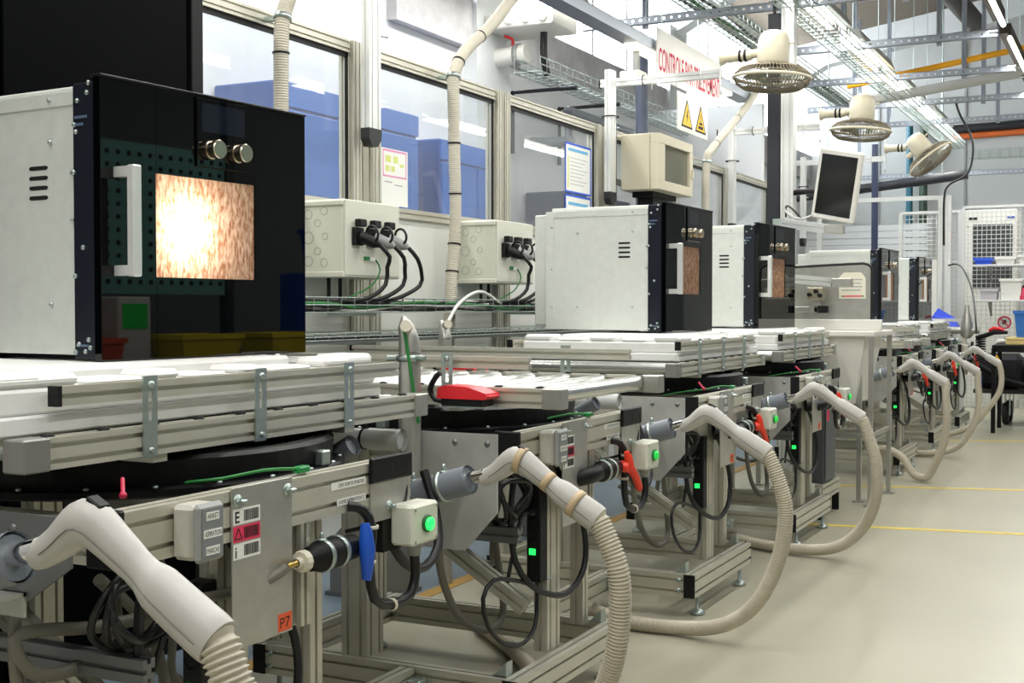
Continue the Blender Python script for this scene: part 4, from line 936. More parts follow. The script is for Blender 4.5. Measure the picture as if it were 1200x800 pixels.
obj('lead', MB().tube([(-1.95, 7.88, 1.385), (-2.01, 7.86, 1.40), (-2.05, 7.9, 1.50), (-2.10, 8.2, 1.62), (-2.2, 8.6, 1.7)], .006, 6), CABLEB, t)
# beige wall cabinet
t = thing('wall_cabinet', 'beige wall cabinet with a grey glass door, below the warning signs', 'cabinet', (-3.2, 8.75, 2.06), world=True)
obj('body', MB().box(-3.34, -3.12, 8.37, 9.12, 2.06, 2.46, .006), BEIGE, t)
d = MB(); a, b, c, e = 8.37, 9.12, 2.06, 2.46; f = .07
d.box(-3.115, -3.05, a, b, c, c+f, .004).box(-3.115, -3.05, a, b, e-f, e, .004).box(-3.115, -3.05, a, a+.13, c+f, e-f).box(-3.115, -3.05, b-f, b, c+f, e-f)
dd = obj('door_frame', d, BEIGE, t); obj('door_pane', MB().box(-3.075, -3.07, a+.13, b-f, c+f, e-f), mat('smoked_pane', (112, 112, 96), .08, 0, .1, 3), dd)
obj('latch', MB().box(-3.05, -3.035, b-.04, b-.015, 2.2, 2.26), BEIGE, dd)
obj('rear_post', MB().box(-3.38, -3.34, 8.20, 8.30, 1.2, 2.52), DARKSTEEL, t); obj('bracket', MB().box(-3.37, -3.34, 8.25, 9.1, 2.1, 2.14), DARKSTEEL, t)
obj('gland_row', MB().box(-3.30, -3.14, 8.5, 9.0, 2.02, 2.06).box(-3.28, -3.16, 8.55, 8.95, 1.96, 2.02), BLACKP, t)
# signs
t = thing('hanging_sign', 'long white sign with tall red capitals hanging beside the drop column', 'sign', (-3.2, 9.5, 2.92), world=True)
obj('board', MB().box(-3.21, -3.20, 8.74, 10.31, 2.92, 3.29, .001), mat('sign_board', (232, 228, 222), .5, 0, .02), t)
text('lettering', 'CONTROLE PAR PRELEVEMENT', .235, (-3.1985, 8.77, 2.985), YX, ZU, REDINK, t, width=1.50, bold=.012)
for y in (8.85, 10.2): obj('hanger_wire', MB().cyl((-3.205, y, 3.29), (-3.205, y, 3.6), .003, n=5), ZINC, t)
t = thing('warning_sign', 'white plate with two yellow hazard triangles', 'sign', (-3.2, 9.57, 2.6), world=True)
obj('plate', MB().box(-3.21, -3.20, 9.21, 9.95, 2.60, 2.895, .001), WHITEP, t)
YEL = mat('hazard_yellow', (240, 190, 20), .5)
for c_ in (9.42, 9.76):
    a_ = MB().prism([(-.135, 0), (.135, 0), (0, .225)], (-3.20, c_, 2.635), YX, ZU, (.0015, 0, 0)); tr_ = obj('triangle_border', a_, INK, t)
    obj('triangle', MB().prism([(-.108, .015), (.108, .015), (0, .195)], (-3.1985, c_, 2.635), YX, ZU, (.0008, 0, 0)), YEL, t)
    if c_ < 9.6: obj('bolt_symbol', MB().prism([(.01, .145), (-.022, .085), (-.002, .088), (-.014, .035), (.024, .10), (.004, .096), (.022, .14)], (-3.1976, c_, 2.635), YX, ZU, (.0008, 0, 0)), INK, t)
    else:
        obj('heat_symbol', MB().prism([(-.06, .03), (.06, .03), (.06, .055), (-.06, .055)], (-3.1976, c_, 2.635), YX, ZU, (.0008, 0, 0)).prism([(-.045, .065), (.045, .065), (.03, .085), (-.03, .085)], (-3.1976, c_, 2.635), YX, ZU, (.0008, 0, 0)).prism([(-.006, .09), (.006, .09), (.006, .15), (-.006, .15)], (-3.1976, c_, 2.635), YX, ZU, (.0008, 0, 0)), INK, t)
# trays and pipes overhead
basket('cable_tray', 'wire cable tray along the masonry wall below the clerestory', (-4.2, 8.6, 3.02), (-4.2, 14, 3.02), .22, .11, .12, .005)
basket('cable_tray', 'wire cable tray running high above the ovens', (-2.2, 8.3, 3.34), (-2.2, 17.5, 3.34), .22, .10, .12, .005)
tr = basket('cable_tray', 'wire cable tray above the hanging sign, packed with cables', (-2.95, 7.9, 3.46), (-2.95, 15.0, 3.46), .24, .08, .12, .005)
for i in range(5):
    pts = [(-3.03+.04*i+rnd.uniform(-.01, .01), 7.9+k*.78, 3.47+rnd.uniform(0, .03)) for k in range(10)]
    obj('lead', MB().tube(pts, .013, 6, .1), [CABLEB, CABLEW, CABLEGR, CABLEB, CABLEW][i], tr)
tr = basket('cable_tray', 'wire cable tray across the back of the hall, right side', (-2.0, 17.2, 3.16), (.6, 17.2, 3.16), .2, .1, .12, .005)
def pipe(name, label, cat, pts, r, m, n=14):
    t = thing(name, label, cat, pts[0], world=True); obj('run', MB().sweep([V(p) for p in pts], r, n), m, t)
    for a, b in zip(pts[1:-1], pts[2:]): obj('joint', MB().lathe([(0, -r*1.1), (r*.8, -r*.8), (r*1.1, 0), (r*.8, r*.8), (0, r*1.1)], a, ZU, 12), m, t)
    return t
GASY = mat('yellow_gas_pipe', (240, 170, 30), .4); ORP = mat('orange_pipe', (220, 110, 50), .45); DKP = mat('dark_pipe', (44, 46, 52), .4); DKG = mat('dark_grey_duct', (66, 62, 58), .5)
pipe('gas_pipe', 'yellow gas pipe crossing under the roof beside the strut channels', 'pipe', [(-2.62, 12.6, 3.42), (-.9, 12.9, 3.72), (.8, 13.2, 4.0)], .03, GASY)
pipe('orange_pipe', 'orange pipe running along the back wall', 'pipe', [(-2.5, 19.55, 3.76), (1, 19.55, 3.84)], .045, ORP)
pipe('dark_pipe', 'dark pipe directly above the orange pipe on the back wall', 'pipe', [(-2.5, 19.53, 3.87), (1, 19.53, 3.95)], .065, DKP)
dp = pipe('dark_pipe', 'dark bent pipe low under the farthest fan', 'pipe', [(-4.0, 16.2, 2.66), (-2.5, 16.2, 2.80), (-1.9, 16.2, 2.86)], .06, DKP)
for x, zb in ((-3.6, 2.72), (-2.2, 2.86)): obj('hanger', MB().cyl((x, 16.2, zb), (x, 16.2, 5.02+(x+4.9)/5.1*.75), .008, n=6), ZINC, dp)
pipe('dark_pipe', 'vertical dark blue pipe left of the mesh fence', 'pipe', [(-2.88, 15.5, .0), (-2.88, 15.5, 3.2)], .04, mat('navy_pipe', (46, 56, 84), .4))
pipe('teal_pipe', 'vertical teal pipe on the back wall', 'pipe', [(-3.1, 19.4, 0), (-3.1, 19.4, 4)], .05, mat('teal_paint', (60, 120, 140), .4))
pipe('green_pipe', 'vertical dark green pipe beside the teal pipe', 'pipe', [(-2.9, 19.4, 0), (-2.9, 19.4, 4)], .06, mat('dark_green_paint', (70, 92, 80), .4))
pipe('roof_duct', 'dark ribbed duct under the roof, upper right', 'duct', [(-1.9, 9.8, 4.35), (-1.75, 15.5, 4.55)], .11, DKG, 18)
pipe('roof_duct', 'second dark duct under the roof, right of the ribbed one', 'duct', [(-.85, 10.5, 4.7), (-.75, 19, 4.6)], .12, DKG, 18)
pipe('white_pipe', 'white pipe running level beside the yellow gas pipe', 'pipe', [(-2.7, 13.1, 3.32), (-.9, 13.25, 3.55)], .05, PVCL)
pipe('conduit', 'dark conduit bracket on the wall above the second glass bay', 'conduit', [(-4.66, 9.27, 2.5), (-4.66, 9.27, 3.0), (-4.08, 9.27, 3.0)], .018, DKP)
pipe('conduit', 'dark conduit bracket on the wall above the third glass bay', 'conduit', [(-4.66, 10.2, 2.5), (-4.66, 10.2, 3.0), (-4.08, 10.2, 3.0)], .018, DKP)
pipe('elbow_pipe', 'dark grey elbow pipe leaving the wall behind the drop column', 'pipe', [(-4.65, 9.6, 2.62), (-4.3, 9.6, 2.62), (-4.3, 9.6, 2.86), (-4.3, 11.0, 2.86)], .05, PVC)
pipe('blue_grey_pipe', 'slate blue pipe dropping between the sign and the beige cabinet', 'pipe', [(-3.55, 9.35, 0), (-3.55, 9.35, 3.3)], .05, mat('slate_pipe', (84, 92, 112), .4))
# lighting trunk along the sign
t = thing('lighting_trunk', 'grey lighting trunk running above the partition to the sign', 'trunking', (-3.3, 8, 3.12), world=True)
obj('housing', MB().prism([(-.07, 0), (.07, 0), (.07, .07), (.05, .09), (-.05, .09), (-.07, .07)], (-3.3, 5.8, 3.13), XR, ZU, (0, 5.6, 0)), mat('grey_trunk', (150, 156, 166), .4, .4), t)
obj('diffuser', MB().box(-3.35, -3.25, 8.45, 10.8, 3.10, 3.13), mat('lit_diffuser', (250, 244, 224), .5, emit=(255, 244, 220), estr=1.0), t)
obj('hanger', MB().cyl((-3.3, 6.5, 3.22), (-3.3, 6.5, 5.1), .006, n=6), ZINC, t); obj('hanger', MB().cyl((-3.3, 10, 3.22), (-3.3, 10, 5.1), .006, n=6), ZINC, t)
t = thing('junction_box', 'white junction box with round knobs under the clerestory', 'junction box', (-4.3, 8.9, 3.38), world=True)
obj('body', MB().box(-4.58, -4.0, 8.62, 9.1, 3.38, 3.50, .01), WHITEP, t)
for i in range(4): obj('boss', MB().lathe([(.045, 0), (.045, .02), (.03, .03), (0, .03)], (-4.50+i*.14, 8.62, 3.44), (0, -1, 0), 14), WHITEP, t)
obj('lead', MB().tube([(-4.2, 8.9, 3.38), (-4.2, 8.9, 3.2), (-4.2, 8.96, 3.05)], .03, 8), CABLEB, t)
t = thing('valve_body', 'white cylindrical valve body on the wall above the partition', 'valve', (-4.5, 8.95, 3.2), world=True)
obj('body', MB().cyl((-4.6, 8.85, 3.20), (-4.32, 8.85, 3.22), .075, n=20), WHITEP, t); obj('ring', MB().band((-4.40, 8.85, 3.215), XR, .077, .04, .01), GREYP, t)
obj('lever', MB().tube([(-4.45, 8.85, 3.28), (-4.45, 8.85, 3.34), (-4.5, 8.80, 3.36)], .012, 7), RED, t)
x, y, z = -3.32, 8.62, 2.86
t = thing('emergency_light', 'small white box hanging from the lighting trunk left of the sign', 'wall light', (x, y, z), world=True); obj('body', MB().box(x-.10, x+.06, y-.08, y+.08, z, z+.09, .01), WHITEP, t); obj('bracket', MB().box(x-.02, x+.02, y-.02, y+.02, z+.09, 3.13), GREYP, t)
# ================================================================ FAR END
# white trough table with stainless legs and screen
t = thing('trough_table', 'white trough on stainless legs between the fourth and fifth workstations', 'table', (-1.8, 8.05, 0), world=True)
obj('top', MB().box(-2.35, -1.44, 7.76, 8.42, 1.04, 1.075, .006), WHITEP, t)
tp = MB(); 
for a, b in (((-2.30, -1.50, 1.04), (-2.22, -1.58, .62)),):
    y0, y1 = 7.80, 8.38; vs_ = [(a[0], y0, a[2]), (a[1], y0, a[2]), (a[1], y1, a[2]), (a[0], y1, a[2]), (b[0], y0+.06, b[2]), (b[1], y0+.06, b[2]), (b[1], y1-.06, b[2]), (b[0], y1-.06, b[2])]
    tp.add(vs_, [(0, 1, 5, 4), (1, 2, 6, 5), (2, 3, 7, 6), (3, 0, 4, 7), (4, 5, 6, 7), (3, 2, 1, 0)])
obj('trough', tp, WHITEP, t)
for x, y in ((-1.46, 7.78), (-1.56, 7.94), (-1.46, 8.40), (-2.33, 7.78), (-2.33, 8.40)):
    l = obj('leg', MB().box(x-.014, x+.014, y-.014, y+.014, .012, 1.04), STEEL, t); obj('foot_plate', MB().box(x-.035, x+.035, y-.035, y+.035, 0, .012), STEEL, l)
obj('stretcher', MB().box(-2.33, -1.46, 7.77, 7.79, .42, .445), STEEL, t); obj('stretcher', MB().box(-1.47, -1.45, 7.78, 8.40, .42, .445), STEEL, t)
t = thing('stainless_screen', 'brushed stainless screen with black rounded edge seal before the fourth oven', 'screen', (-1.75, 7.97, 1.075), world=True)
obj('panel', MB().box(-2.15, -1.50, 7.96, 7.975, 1.13, 1.49, .002), STEEL, t)
obj('lower_strip', MB().box(-2.20, -1.43, 7.95, 7.985, 1.076, 1.145, .004), WHITEP, t)
obj('edge_seal', MB().sweep(crom([(-1.495, 7.965, 1.145), (-1.495, 7.965, 1.3), (-1.495, 7.965, 1.44), (-1.503, 7.965, 1.475), (-1.535, 7.965, 1.492), (-1.6, 7.965, 1.493), (-2.0, 7.965, 1.478), (-2.15, 7.965, 1.474)], .01), .009, 8), RUBBER, t)
n_ = thing('paper_notice', 'cream printed sheet with cut corners on the stainless screen', 'notice', (-1.58, 7.955, 1.3), world=True)
obj('sheet', MB().prism([(0, 0), (.165, 0), (.165, .13), (.135, .165), (.03, .165), (0, .135)], (-1.695, 7.9585, 1.275), XR, ZU, (0, -.002, 0)), mat('cream_paper', (232, 228, 208), .6), n_)
for i in range(4): obj('print', MB().box(-1.68, -1.56+.01*(i % 2), 7.9555, 7.9565, 1.325+.022*i, 1.332+.022*i), GI, n_)
obj('print', MB().box(-1.68, -1.665, 7.9555, 7.9565, 1.287, 1.295), GREENP, n_); obj('print', MB().box(-1.665, -1.555, 7.9555, 7.9565, 1.287, 1.295), PINK, n_); obj('print', MB().box(-1.555, -1.54, 7.9555, 7.9565, 1.287, 1.295), GREENP, n_)
# dark drawer unit under the fourth workstation
t = thing('control_cabinet', 'dark grey control cabinet hanging in the fourth workstation frame', 'cabinet', (-1.62, 7.15, .15), world=True)
obj('body', MB().box(-1.80, -1.62, 7.22, 7.50, .20, .72, .004), mat('slate_cabinet', (86, 90, 94), .45), t); obj('door', MB().box(-1.62, -1.61, 7.235, 7.485, .21, .71, .002), mat('slate_cabinet', (86, 90, 94), .45), t)
obj('sticker', MB().box(-1.61, -1.6095, 7.26, 7.32, .56, .64), PINK, t); obj('sticker', MB().box(-1.61, -1.6095, 7.25, 7.30, .66, .70), GREENB, t)
obj('base_beam', MB().profile((-1.63, 7.15, .155), (-1.63, 7.60, .155), .045, .09), ALU, t); obj('leg', MB().box(-1.65, -1.61, 7.58, 7.60, 0, .11), BLACKP, t); obj('leg', MB().box(-1.65, -1.61, 7.16, 7.18, 0, .11), BLACKP, t)
# aluminium frame and mesh fence
t = thing('machine_guard', 'white aluminium guard frame behind the farthest ovens', 'guard frame', (-2.5, 14.2, 0), world=True)
obj('upright', MB().profile((-1.94, 14.2, 0), (-1.94, 14.2, 2.44), .045, .045, up=(0, 1, 0)), ALU2, t); obj('upright', MB().profile((-1.86, 14.2, 0), (-1.86, 14.2, 2.44), .06, .045, up=(0, 1, 0)), ALU2, t)
obj('upright', MB().profile((-3.25, 14.2, 0), (-3.25, 14.2, 2.44), .045, .045, up=(0, 1, 0)), ALU2, t)
obj('top_bar', MB().profile((-3.25, 14.2, 2.42), (-1.96, 14.2, 2.42), .045, .045), ALU2, t)
obj('lower_panel', MB().box(-2.6, -1.97, 14.19, 14.21, .1, 1.75), WHITEP, t)
obj('lead', MB().tube([(-1.90, 14.17, 1.9), (-1.90, 14.17, 2.4), (-1.85, 14.17, 2.55), (-1.66, 14.2, 2.68), (-1.62, 14.2, 3.0), (-1.75, 14.2, 3.3), (-1.8, 14.2, 3.45)], .012, 7), CABLEB, t)
MESHM = mat('white_mesh_wire', (208, 210, 206), .4, .2)
def fence(label, x0, x1, y, z1, cell=.05, r=.0035):
    t = thing('mesh_fence', label, 'fence', ((x0+x1)/2, y, 0), world=True, group='white mesh fence panels')
    b = MB(); n = int((x1-x0)/cell)
    for i in range(n+1): b.cyl((x0+i*cell, y, .1), (x0+i*cell, y, z1), r, n=4, cap=False)
    for i in range(int((z1-.1)/cell)+1): b.cyl((x0, y, .1+i*cell), (x1, y, .1+i*cell), r, n=4, cap=False)
    obj('wire_mesh', b, MESHM, t, kind='stuff')
    obj('top_rail', MB().box(x0, x1, y-.015, y+.015, z1, z1+.03), MESHM, t)
    for x in (x0, x1): obj('fence_post', MB().box(x-.02, x+.02, y-.02, y+.02, 0, z1), MESHM, t)
fence('white mesh fence panel behind the tool trolley', -1.80, .9, 15.0, 2.35)
fence('white mesh fence panel inside the aluminium guard frame', -2.50, -1.84, 15.05, 2.31)
sh = thing('roller_shutter', 'pale roller shutter left of the mesh fence', 'shutter', (-3.2, 17.5, 0), world=True)
for i in range(26): obj('slat', MB().box(-4.2, -2.55, 17.48+.004*(i % 2), 17.50, .02+i*.09, .02+i*.09+.082, .004), mat('shutter_grey', (196, 200, 202), .5), sh)
obj('guide', MB().box(-2.56, -2.50, 17.44, 17.52, 0, 2.45), GREYP, sh)
cb_ = thing('machine_cabinet', 'white machine cabinet with a dark grid window behind the mesh', 'cabinet', (-1.6, 16.4, 0), world=True)
obj('body', MB().box(-1.97, -1.33, 16.2, 16.8, 0, 2.42, .008), WHITEP, cb_)
obj('window', MB().box(-1.83, -1.38, 16.185, 16.20, 1.46, 2.24), mat('dark_window', (60, 62, 62), .2), cb_)
obj('nameplate', MB().box(-1.88, -1.78, 16.19, 16.20, 2.30, 2.335), BLACKP, cb_); obj('badge', MB().box(-1.44, -1.36, 16.19, 16.20, 2.31, 2.335), BLUE, cb_)
obj('lock', MB().box(-1.90, -1.875, 16.17, 16.20, 1.58, 1.66), ZINC, cb_); obj('lamp', MB().cyl((-1.89, 16.2, 2.22), (-1.89, 16.185, 2.22), .012, n=8), GREENP, cb_)
t = thing('red_frame_sign', 'small white sign with a red border on the mesh fence', 'sign', (-1.98, 15.0, 1.95), world=True)
x0, z0 = -2.02, 1.97
obj('plate', MB().box(x0, x0+.09, 15.02, 15.03, z0, z0+.14), WHITEP, t); obj('border', MB().box(x0, x0+.09, 15.015, 15.02, z0, z0+.018).box(x0, x0+.09, 15.015, 15.02, z0+.122, z0+.14).box(x0, x0+.018, 15.015, 15.02, z0+.018, z0+.122).box(x0+.072, x0+.09, 15.015, 15.02, z0+.018, z0+.122), PINK, t)
# shelves on the fence
def shelf(label, z):
    t = thing('wall_shelf', label, 'shelf', (-1.2, 14.8, z), world=True, group='shelves on the mesh fence')
    obj('board', MB().box(-1.66, .5, 14.62, 14.97, z, z+.022, .003), mat('pale_shelf', (212, 214, 214), .4), t)
    for x in (-1.5, -.3): obj('bracket', MB().prism([(0, 0), (0, -.16), (-.28, 0)], (x, 14.96, z), YX, ZU, (.02, 0, 0)), GREYP, t)
shelf('upper pale shelf on the mesh fence', 1.68); shelf('lower pale shelf on the mesh fence', 1.29)
def crate(name, label, cat, x0, x1, y0, y1, z0, z1, m, m2=None):
    t = thing(name, label, cat, ((x0+x1)/2, (y0+y1)/2, z0), world=True)
    k = .88; cx, cy = (x0+x1)/2, (y0+y1)/2; hx, hy = (x1-x0)/2, (y1-y0)/2
    vs_ = [(cx+sx*hx*k, cy+sy*hy*k, z0) for sx, sy in ((-1, -1), (1, -1), (1, 1), (-1, 1))]+[(cx+sx*hx, cy+sy*hy, z1) for sx, sy in ((-1, -1), (1, -1), (1, 1), (-1, 1))]
    vs_ += [(cx+(v[0]-cx)*.93, cy+(v[1]-cy)*.93, z1) for v in vs_[4:8]]+[(cx+(v[0]-cx)*.93, cy+(v[1]-cy)*.93, z0+.008) for v in vs_[0:4]]
    fs = [(3, 2, 1, 0)]+[(i, (i+1) % 4, (i+1) % 4+4, i+4) for i in range(4)]+[(i+4, (i+1) % 4+4, (i+1) % 4+8, i+8) for i in range(4)]+[(i+8, (i+1) % 4+8, (i+1) % 4+12, i+12) for i in range(4)]+[(12, 13, 14, 15)]
    obj('body', MB().add(vs_, fs), m, t)
    r_ = .012; obj('rim', MB().box(x0-r_, x1+r_, y0-r_, y0, z1-.025, z1+.004).box(x0-r_, x1+r_, y1, y1+r_, z1-.025, z1+.004).box(x0-r_, x0, y0, y1, z1-.025, z1+.004).box(x1, x1+r_, y0, y1, z1-.025, z1+.004), m2 or m, t)
BAGB = mat('blue_bag', (40, 90, 220), .5)
crate('storage_bin', 'low blue tray on the upper shelf', 'tray', -1.64, -1.47, 14.66, 14.9, 1.702, 1.77, BAGB)
crate('storage_bin', 'low white tray on the upper shelf', 'tray', -1.42, -1.22, 14.66, 14.9, 1.702, 1.78, WHITEP); crate('storage_bin', 'low white tray at the right end of the upper shelf', 'tray', -1.18, -1.0, 14.66, 14.9, 1.702, 1.80, WHITEP)
crate('storage_bin', 'grey translucent bin on the lower shelf', 'bin', -1.58, -1.40, 14.66, 14.92, 1.312, 1.43, mat('translucent_grey', (196, 190, 194), .3)); crate('storage_bin', 'tall white bin on the lower shelf', 'bin', -1.37, -1.15, 14.66, 14.92, 1.312, 1.54, WHITEP)
t = thing('ear_defenders', 'crimson holder with black ring at the right end of the lower shelf', 'ear defenders', (-1.12, 14.72, 1.312), world=True)
obj('cone', MB().lathe([(.05, 0), (.05, .03), (.02, .13), (0, .135)], (-1.13, 14.7, 1.312), ZU, 14), mat('crimson_plastic', (190, 30, 70), .4), t); obj('band', MB().ring((-1.10, 14.72, 1.43), (0, 1, 0), .045, .014, 18), BLACKP, t)
# bench and trolley
t = thing('black_bench', 'black steel-framed bench at the far right edge', 'bench', (-.9, 13.1, 0), world=True)
obj('top', MB().box(-1.28, -.1, 12.95, 13.6, .83, .86, .004), BLACK, t)
for x in (-1.265, -.12):
    for y in (12.97, 13.57): obj('leg', MB().box(x-.02, x+.02, y-.02, y+.02, 0, .83), BLACK, t)
obj('apron', MB().box(-1.26, -.12, 12.95, 12.97, .79, .83), BLACK, t)
crate('storage_bin', 'large blue bin on the black bench', 'bin', -1.09, -.70, 13.05, 13.4, .935, 1.19, mat('mid_blue_bin', (48, 110, 186), .4))
o = obj('wood_pad', MB().box(-1.16, -.6, 13.0, 13.5, .862, .905, .006).box(-1.16, -.6, 13.0, 13.5, .908, .932, .004), mat('pale_yellow_wood', (224, 200, 132), .6, 0, .08, 20, stretch=(1, 8, 1))); tag(o, 'pale yellow wooden pad under the blue bin', 'wooden pad')
o = obj('cloth_bundle', MB().sweep([(-1.27, 13.2, .873), (-1.24, 13.2, .888), (-1.20, 13.2, .892), (-1.175, 13.2, .884)], [.01, .022, .022, .012], 12), WHITEP); tag(o, 'crumpled white cloth at the left end of the black bench', 'cloth')
t = thing('warning_sticker', 'yellow hazard triangle on the black bench leg', 'sticker', (-1.25, 12.94, .68), world=True)
obj('triangle', MB().prism([(-.05, 0), (.05, 0), (0, .09)], (-1.235, 12.945, .68), XR, ZU, (0, -.003, 0)), YEL, t); obj('mark', MB().prism([(-.008, .02), (.008, .02), (.008, .06), (-.008, .06)], (-1.235, 12.9415, .68), XR, ZU, (0, -.001, 0)), INK, t)
t = thing('tool_trolley', 'black tool trolley with a large caster under the bench', 'trolley', (-1.3, 14.1, 0), world=True)
obj('deck', MB().box(-1.55, -.5, 13.85, 14.5, .33, .37, .004), mat('brown_black_steel', (44, 36, 32), .5), t)
for x in (-1.24, -.6):
    for y in (13.98, 14.4):
        c = obj('caster', MB().lathe([(.03, -.03), (.10, -.03), (.115, -.02), (.115, .02), (.10, .03), (.03, .03)], (x, y, .115), XR, 22), RUBBER, t)
        obj('fork', MB().box(x-.045, x-.035, y-.03, y+.03, .10, .33).box(x+.035, x+.045, y-.03, y+.03, .10, .33), ZINC, c); obj('hub', MB().cyl((x-.034, y, .115), (x+.034, y, .115), .03, n=12), GREYP, c)
o = obj('tool_bag', MB().box(-1.52, -1.08, 13.92, 14.35, .375, .74, .06), mat('black_canvas', (28, 29, 32), .8, 0, .1, 12)); tag(o, 'black canvas tool bag on the trolley', 'bag')
o = obj('ribbed_hose', MB().hose([(-1.66, 13.85, .80), (-1.55, 13.82, .66), (-1.40, 13.82, .56), (-1.25, 13.85, .47), (-1.0, 13.84, .41), (-.8, 13.84, .40)], .036, .012), BLACKP); tag(o, 'thick black hose lying across the tool trolley', 'hose')
crate('storage_bin', 'white box at the right end of the trolley', 'box', -1.05, -.7, 13.95, 14.3, .372, .62, WHITEP)
o = obj('blue_spray_bottle', MB().lathe([(.03, 0), (.035, .02), (.035, .14), (.02, .16), (.012, .18), (.012, .20), (0, .20)], (-1.62, 13.95, .372), ZU, 14), BLUE); tag(o, 'blue spray bottle hanging at the left end of the trolley', 'bottle'); o.location.x = -1.50; o.location.y = 13.88
# end of the line: nozzle, red lever tool, coil, blue bag
t = thing('end_nozzle', 'grey funnel nozzle at the far end of the line', 'nozzle', (-1.52, 13.0, .9), world=True)
obj('funnel', MB().lathe([(.02, .30), (.03, .22), (.05, .14), (.065, .05), (.06, 0), (.03, -.03), (0, -.03)], (-1.52, 13.0, .95), ZU, 18), STEEL, t); obj('tube', MB().cyl((-1.75, 13.0, 1.0), (-1.40, 13.0, 1.0), .035, n=14), STEEL, t)
obj('guide', MB().profile((-1.85, 13.0, 1.10), (-1.35, 13.0, 1.10), .02, .03, m=.03), ALU2, t)
obj('stand', MB().box(-1.56, -1.525, 12.97, 13.03, .868, .93), ALU, t)
t = thing('air_gun', 'black air tool with a red lever at the end of the line', 'air tool', (-1.28, 12.85, .98), world=True)
obj('body', MB().sweep([(-1.42, 12.9, .93), (-1.33, 12.88, .955), (-1.25, 12.85, .985), (-1.13, 12.83, .985)], [.02, .024, .022, .016], 12), BLACKP, t)
obj('lever', MB().sweep([(-1.30, 12.86, 1.0), (-1.26, 12.85, 1.025), (-1.20, 12.84, 1.02), (-1.16, 12.83, 1.005)], [.012, .018, .016, .008], 10), RED, t)
cps = [(-1.38+.045*math.cos(k*.9), 12.9+.045*math.sin(k*.9), .92-.0035*k) for k in range(64)]
obj('coil_hose', MB().sweep(cps, .007, 6), BLACKP, t)
t = thing('no_entry_sticker', 'round red-ringed prohibition sign on the mesh fence', 'sign', (-1.33, 14.96, 1.0), world=True)
obj('disc', MB().cyl((-1.35, 14.965, 1.06), (-1.35, 14.96, 1.06), .07, n=24), WHITEP, t); obj('ring', MB().ring((-1.35, 14.957, 1.06), (0, 1, 0), .066, .009, 28), PINK, t); obj('bar', MB().cyl((-1.395, 14.957, 1.105), (-1.305, 14.957, 1.015), .007, n=6), PINK, t); obj('hand_mark', MB().box(-1.372, -1.33, 14.956, 14.959, 1.04, 1.085), INK, t)
bp_ = MB(); bp_.add([(-1.95, 13.35, 1.02), (-1.65, 13.35, 1.02), (-1.65, 13.6, 1.02), (-1.95, 13.6, 1.02), (-1.90, 13.4, 1.14), (-1.72, 13.4, 1.10), (-1.70, 13.55, 1.12), (-1.86, 13.5, 1.22)], [(3, 2, 1, 0), (0, 1, 5, 4), (1, 2, 6, 5), (2, 3, 7, 6), (3, 0, 4, 7), (4, 5, 6), (4, 6, 7)])
t = thing('blue_bag', 'crumpled bright blue bag on a stand behind the farthest guide rail', 'bag', (-1.8, 13.45, .0), world=True)
obj('bag', bp_, mat('bright_blue_film', (30, 70, 210), .35), t); obj('stand', MB().box(-1.95, -1.65, 13.35, 13.6, .98, 1.02).box(-1.82, -1.78, 13.54, 13.58, 0, .98), DARKSTEEL, t)
o = obj('air_line', MB().tube([(-1.85, 14.14, 1.68), (-1.76, 14.1, 1.69), (-1.65, 13.8, 1.62), (-1.52, 13.4, 1.4), (-1.44, 13.0, 1.12), (-1.42, 12.92, .97)], .009, 7), CABLEB); tag(o, 'thin black air line arching from the guard frame', 'hose')
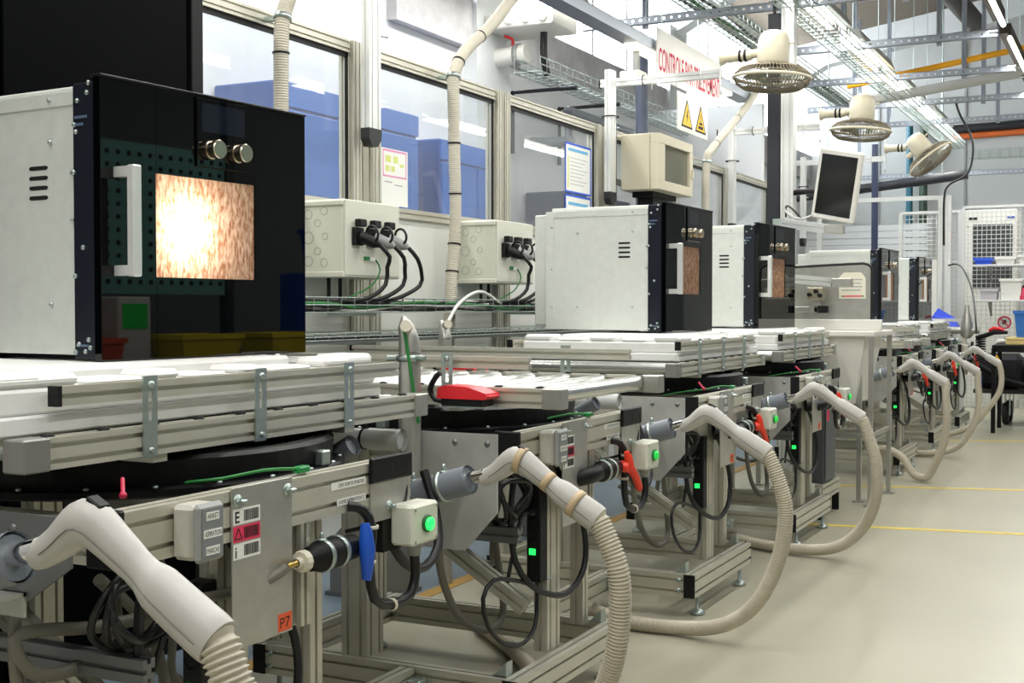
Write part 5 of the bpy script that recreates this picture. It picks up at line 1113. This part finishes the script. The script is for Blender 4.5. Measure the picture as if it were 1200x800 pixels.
# ---- across the aisle (mirrored in the oven doors)
PEG = mat('teal_pegboard', (120, 176, 168), .6)
t = thing('pegboard', 'teal pegboard above the workbench across the aisle', 'pegboard', (1.95, 5.0, 0), world=True)
obj('board', MB().box(1.95, 1.99, 3.6, 5.85, 1.3, 2.2), PEG, t)
ph = MB()
for i in range(28):
    for j in range(11): ph.box(1.946, 1.95, 3.66+i*.078, 3.685+i*.078, 1.36+j*.076, 1.385+j*.076)
obj('peg_holes', ph, BLACKP, t, kind='stuff')
for y in (3.6, 5.85): obj('upright', MB().box(1.93, 2.0, y-.03, y+.03, 0, 2.6), DKP, t)
t = thing('work_bench', 'dark workbench across the aisle', 'workbench', (1.7, 5.0, 0), world=True)
obj('top', MB().box(1.35, 1.92, 3.4, 6.3, .84, .88), mat('dark_bench', (50, 48, 46), .5), t)
for y in (3.5, 6.2): obj('leg', MB().box(1.4, 1.9, y-.04, y+.04, 0, .84), DKP, t)
DBL = mat('dark_blue_steel', (40, 84, 190), .4)
t = thing('drawer_cabinet', 'tall blue drawer cabinet across the aisle', 'cabinet', (1.7, 6.9, 0), world=True)
obj('body', MB().box(1.5, 2.0, 6.35, 7.5, 0, 1.45, .01), DBL, t)
for i in range(4):
    d = obj('drawer', MB().box(1.48, 1.5, 6.4, 7.45, .1+i*.33, .39+i*.33, .004), DBL, t); obj('handle', MB().box(1.46, 1.48, 6.8, 7.0, .30+i*.33, .325+i*.33), ZINC, d)
YB = mat('yellow_bin', (236, 214, 30), .4)
crate('storage_bin', 'yellow bin on the workbench across the aisle', 'bin', 1.45, 1.75, 5.05, 5.5, .882, 1.06, YB); crate('storage_bin', 'second yellow bin on the workbench across the aisle, farther along', 'bin', 1.45, 1.75, 5.75, 6.2, .882, 1.06, YB)
crate('storage_bin', 'orange bin on the workbench across the aisle', 'bin', 1.45, 1.75, 4.3, 4.65, .882, 1.05, ORANGE)
crate('storage_bin', 'blue bin on the tall drawer cabinet across the aisle', 'bin', 1.55, 1.95, 6.5, 7.1, 1.452, 1.75, DBL)
t = thing('test_instrument', 'white test instrument on the workbench across the aisle', 'instrument', (1.7, 4.9, .88), world=True)
obj('body', MB().box(1.6, 1.85, 4.72, 4.95, .88, 1.28, .01), WHITEP, t); obj('screen', MB().box(1.595, 1.6, 4.75, 4.92, 1.1, 1.24), GREENB, t)
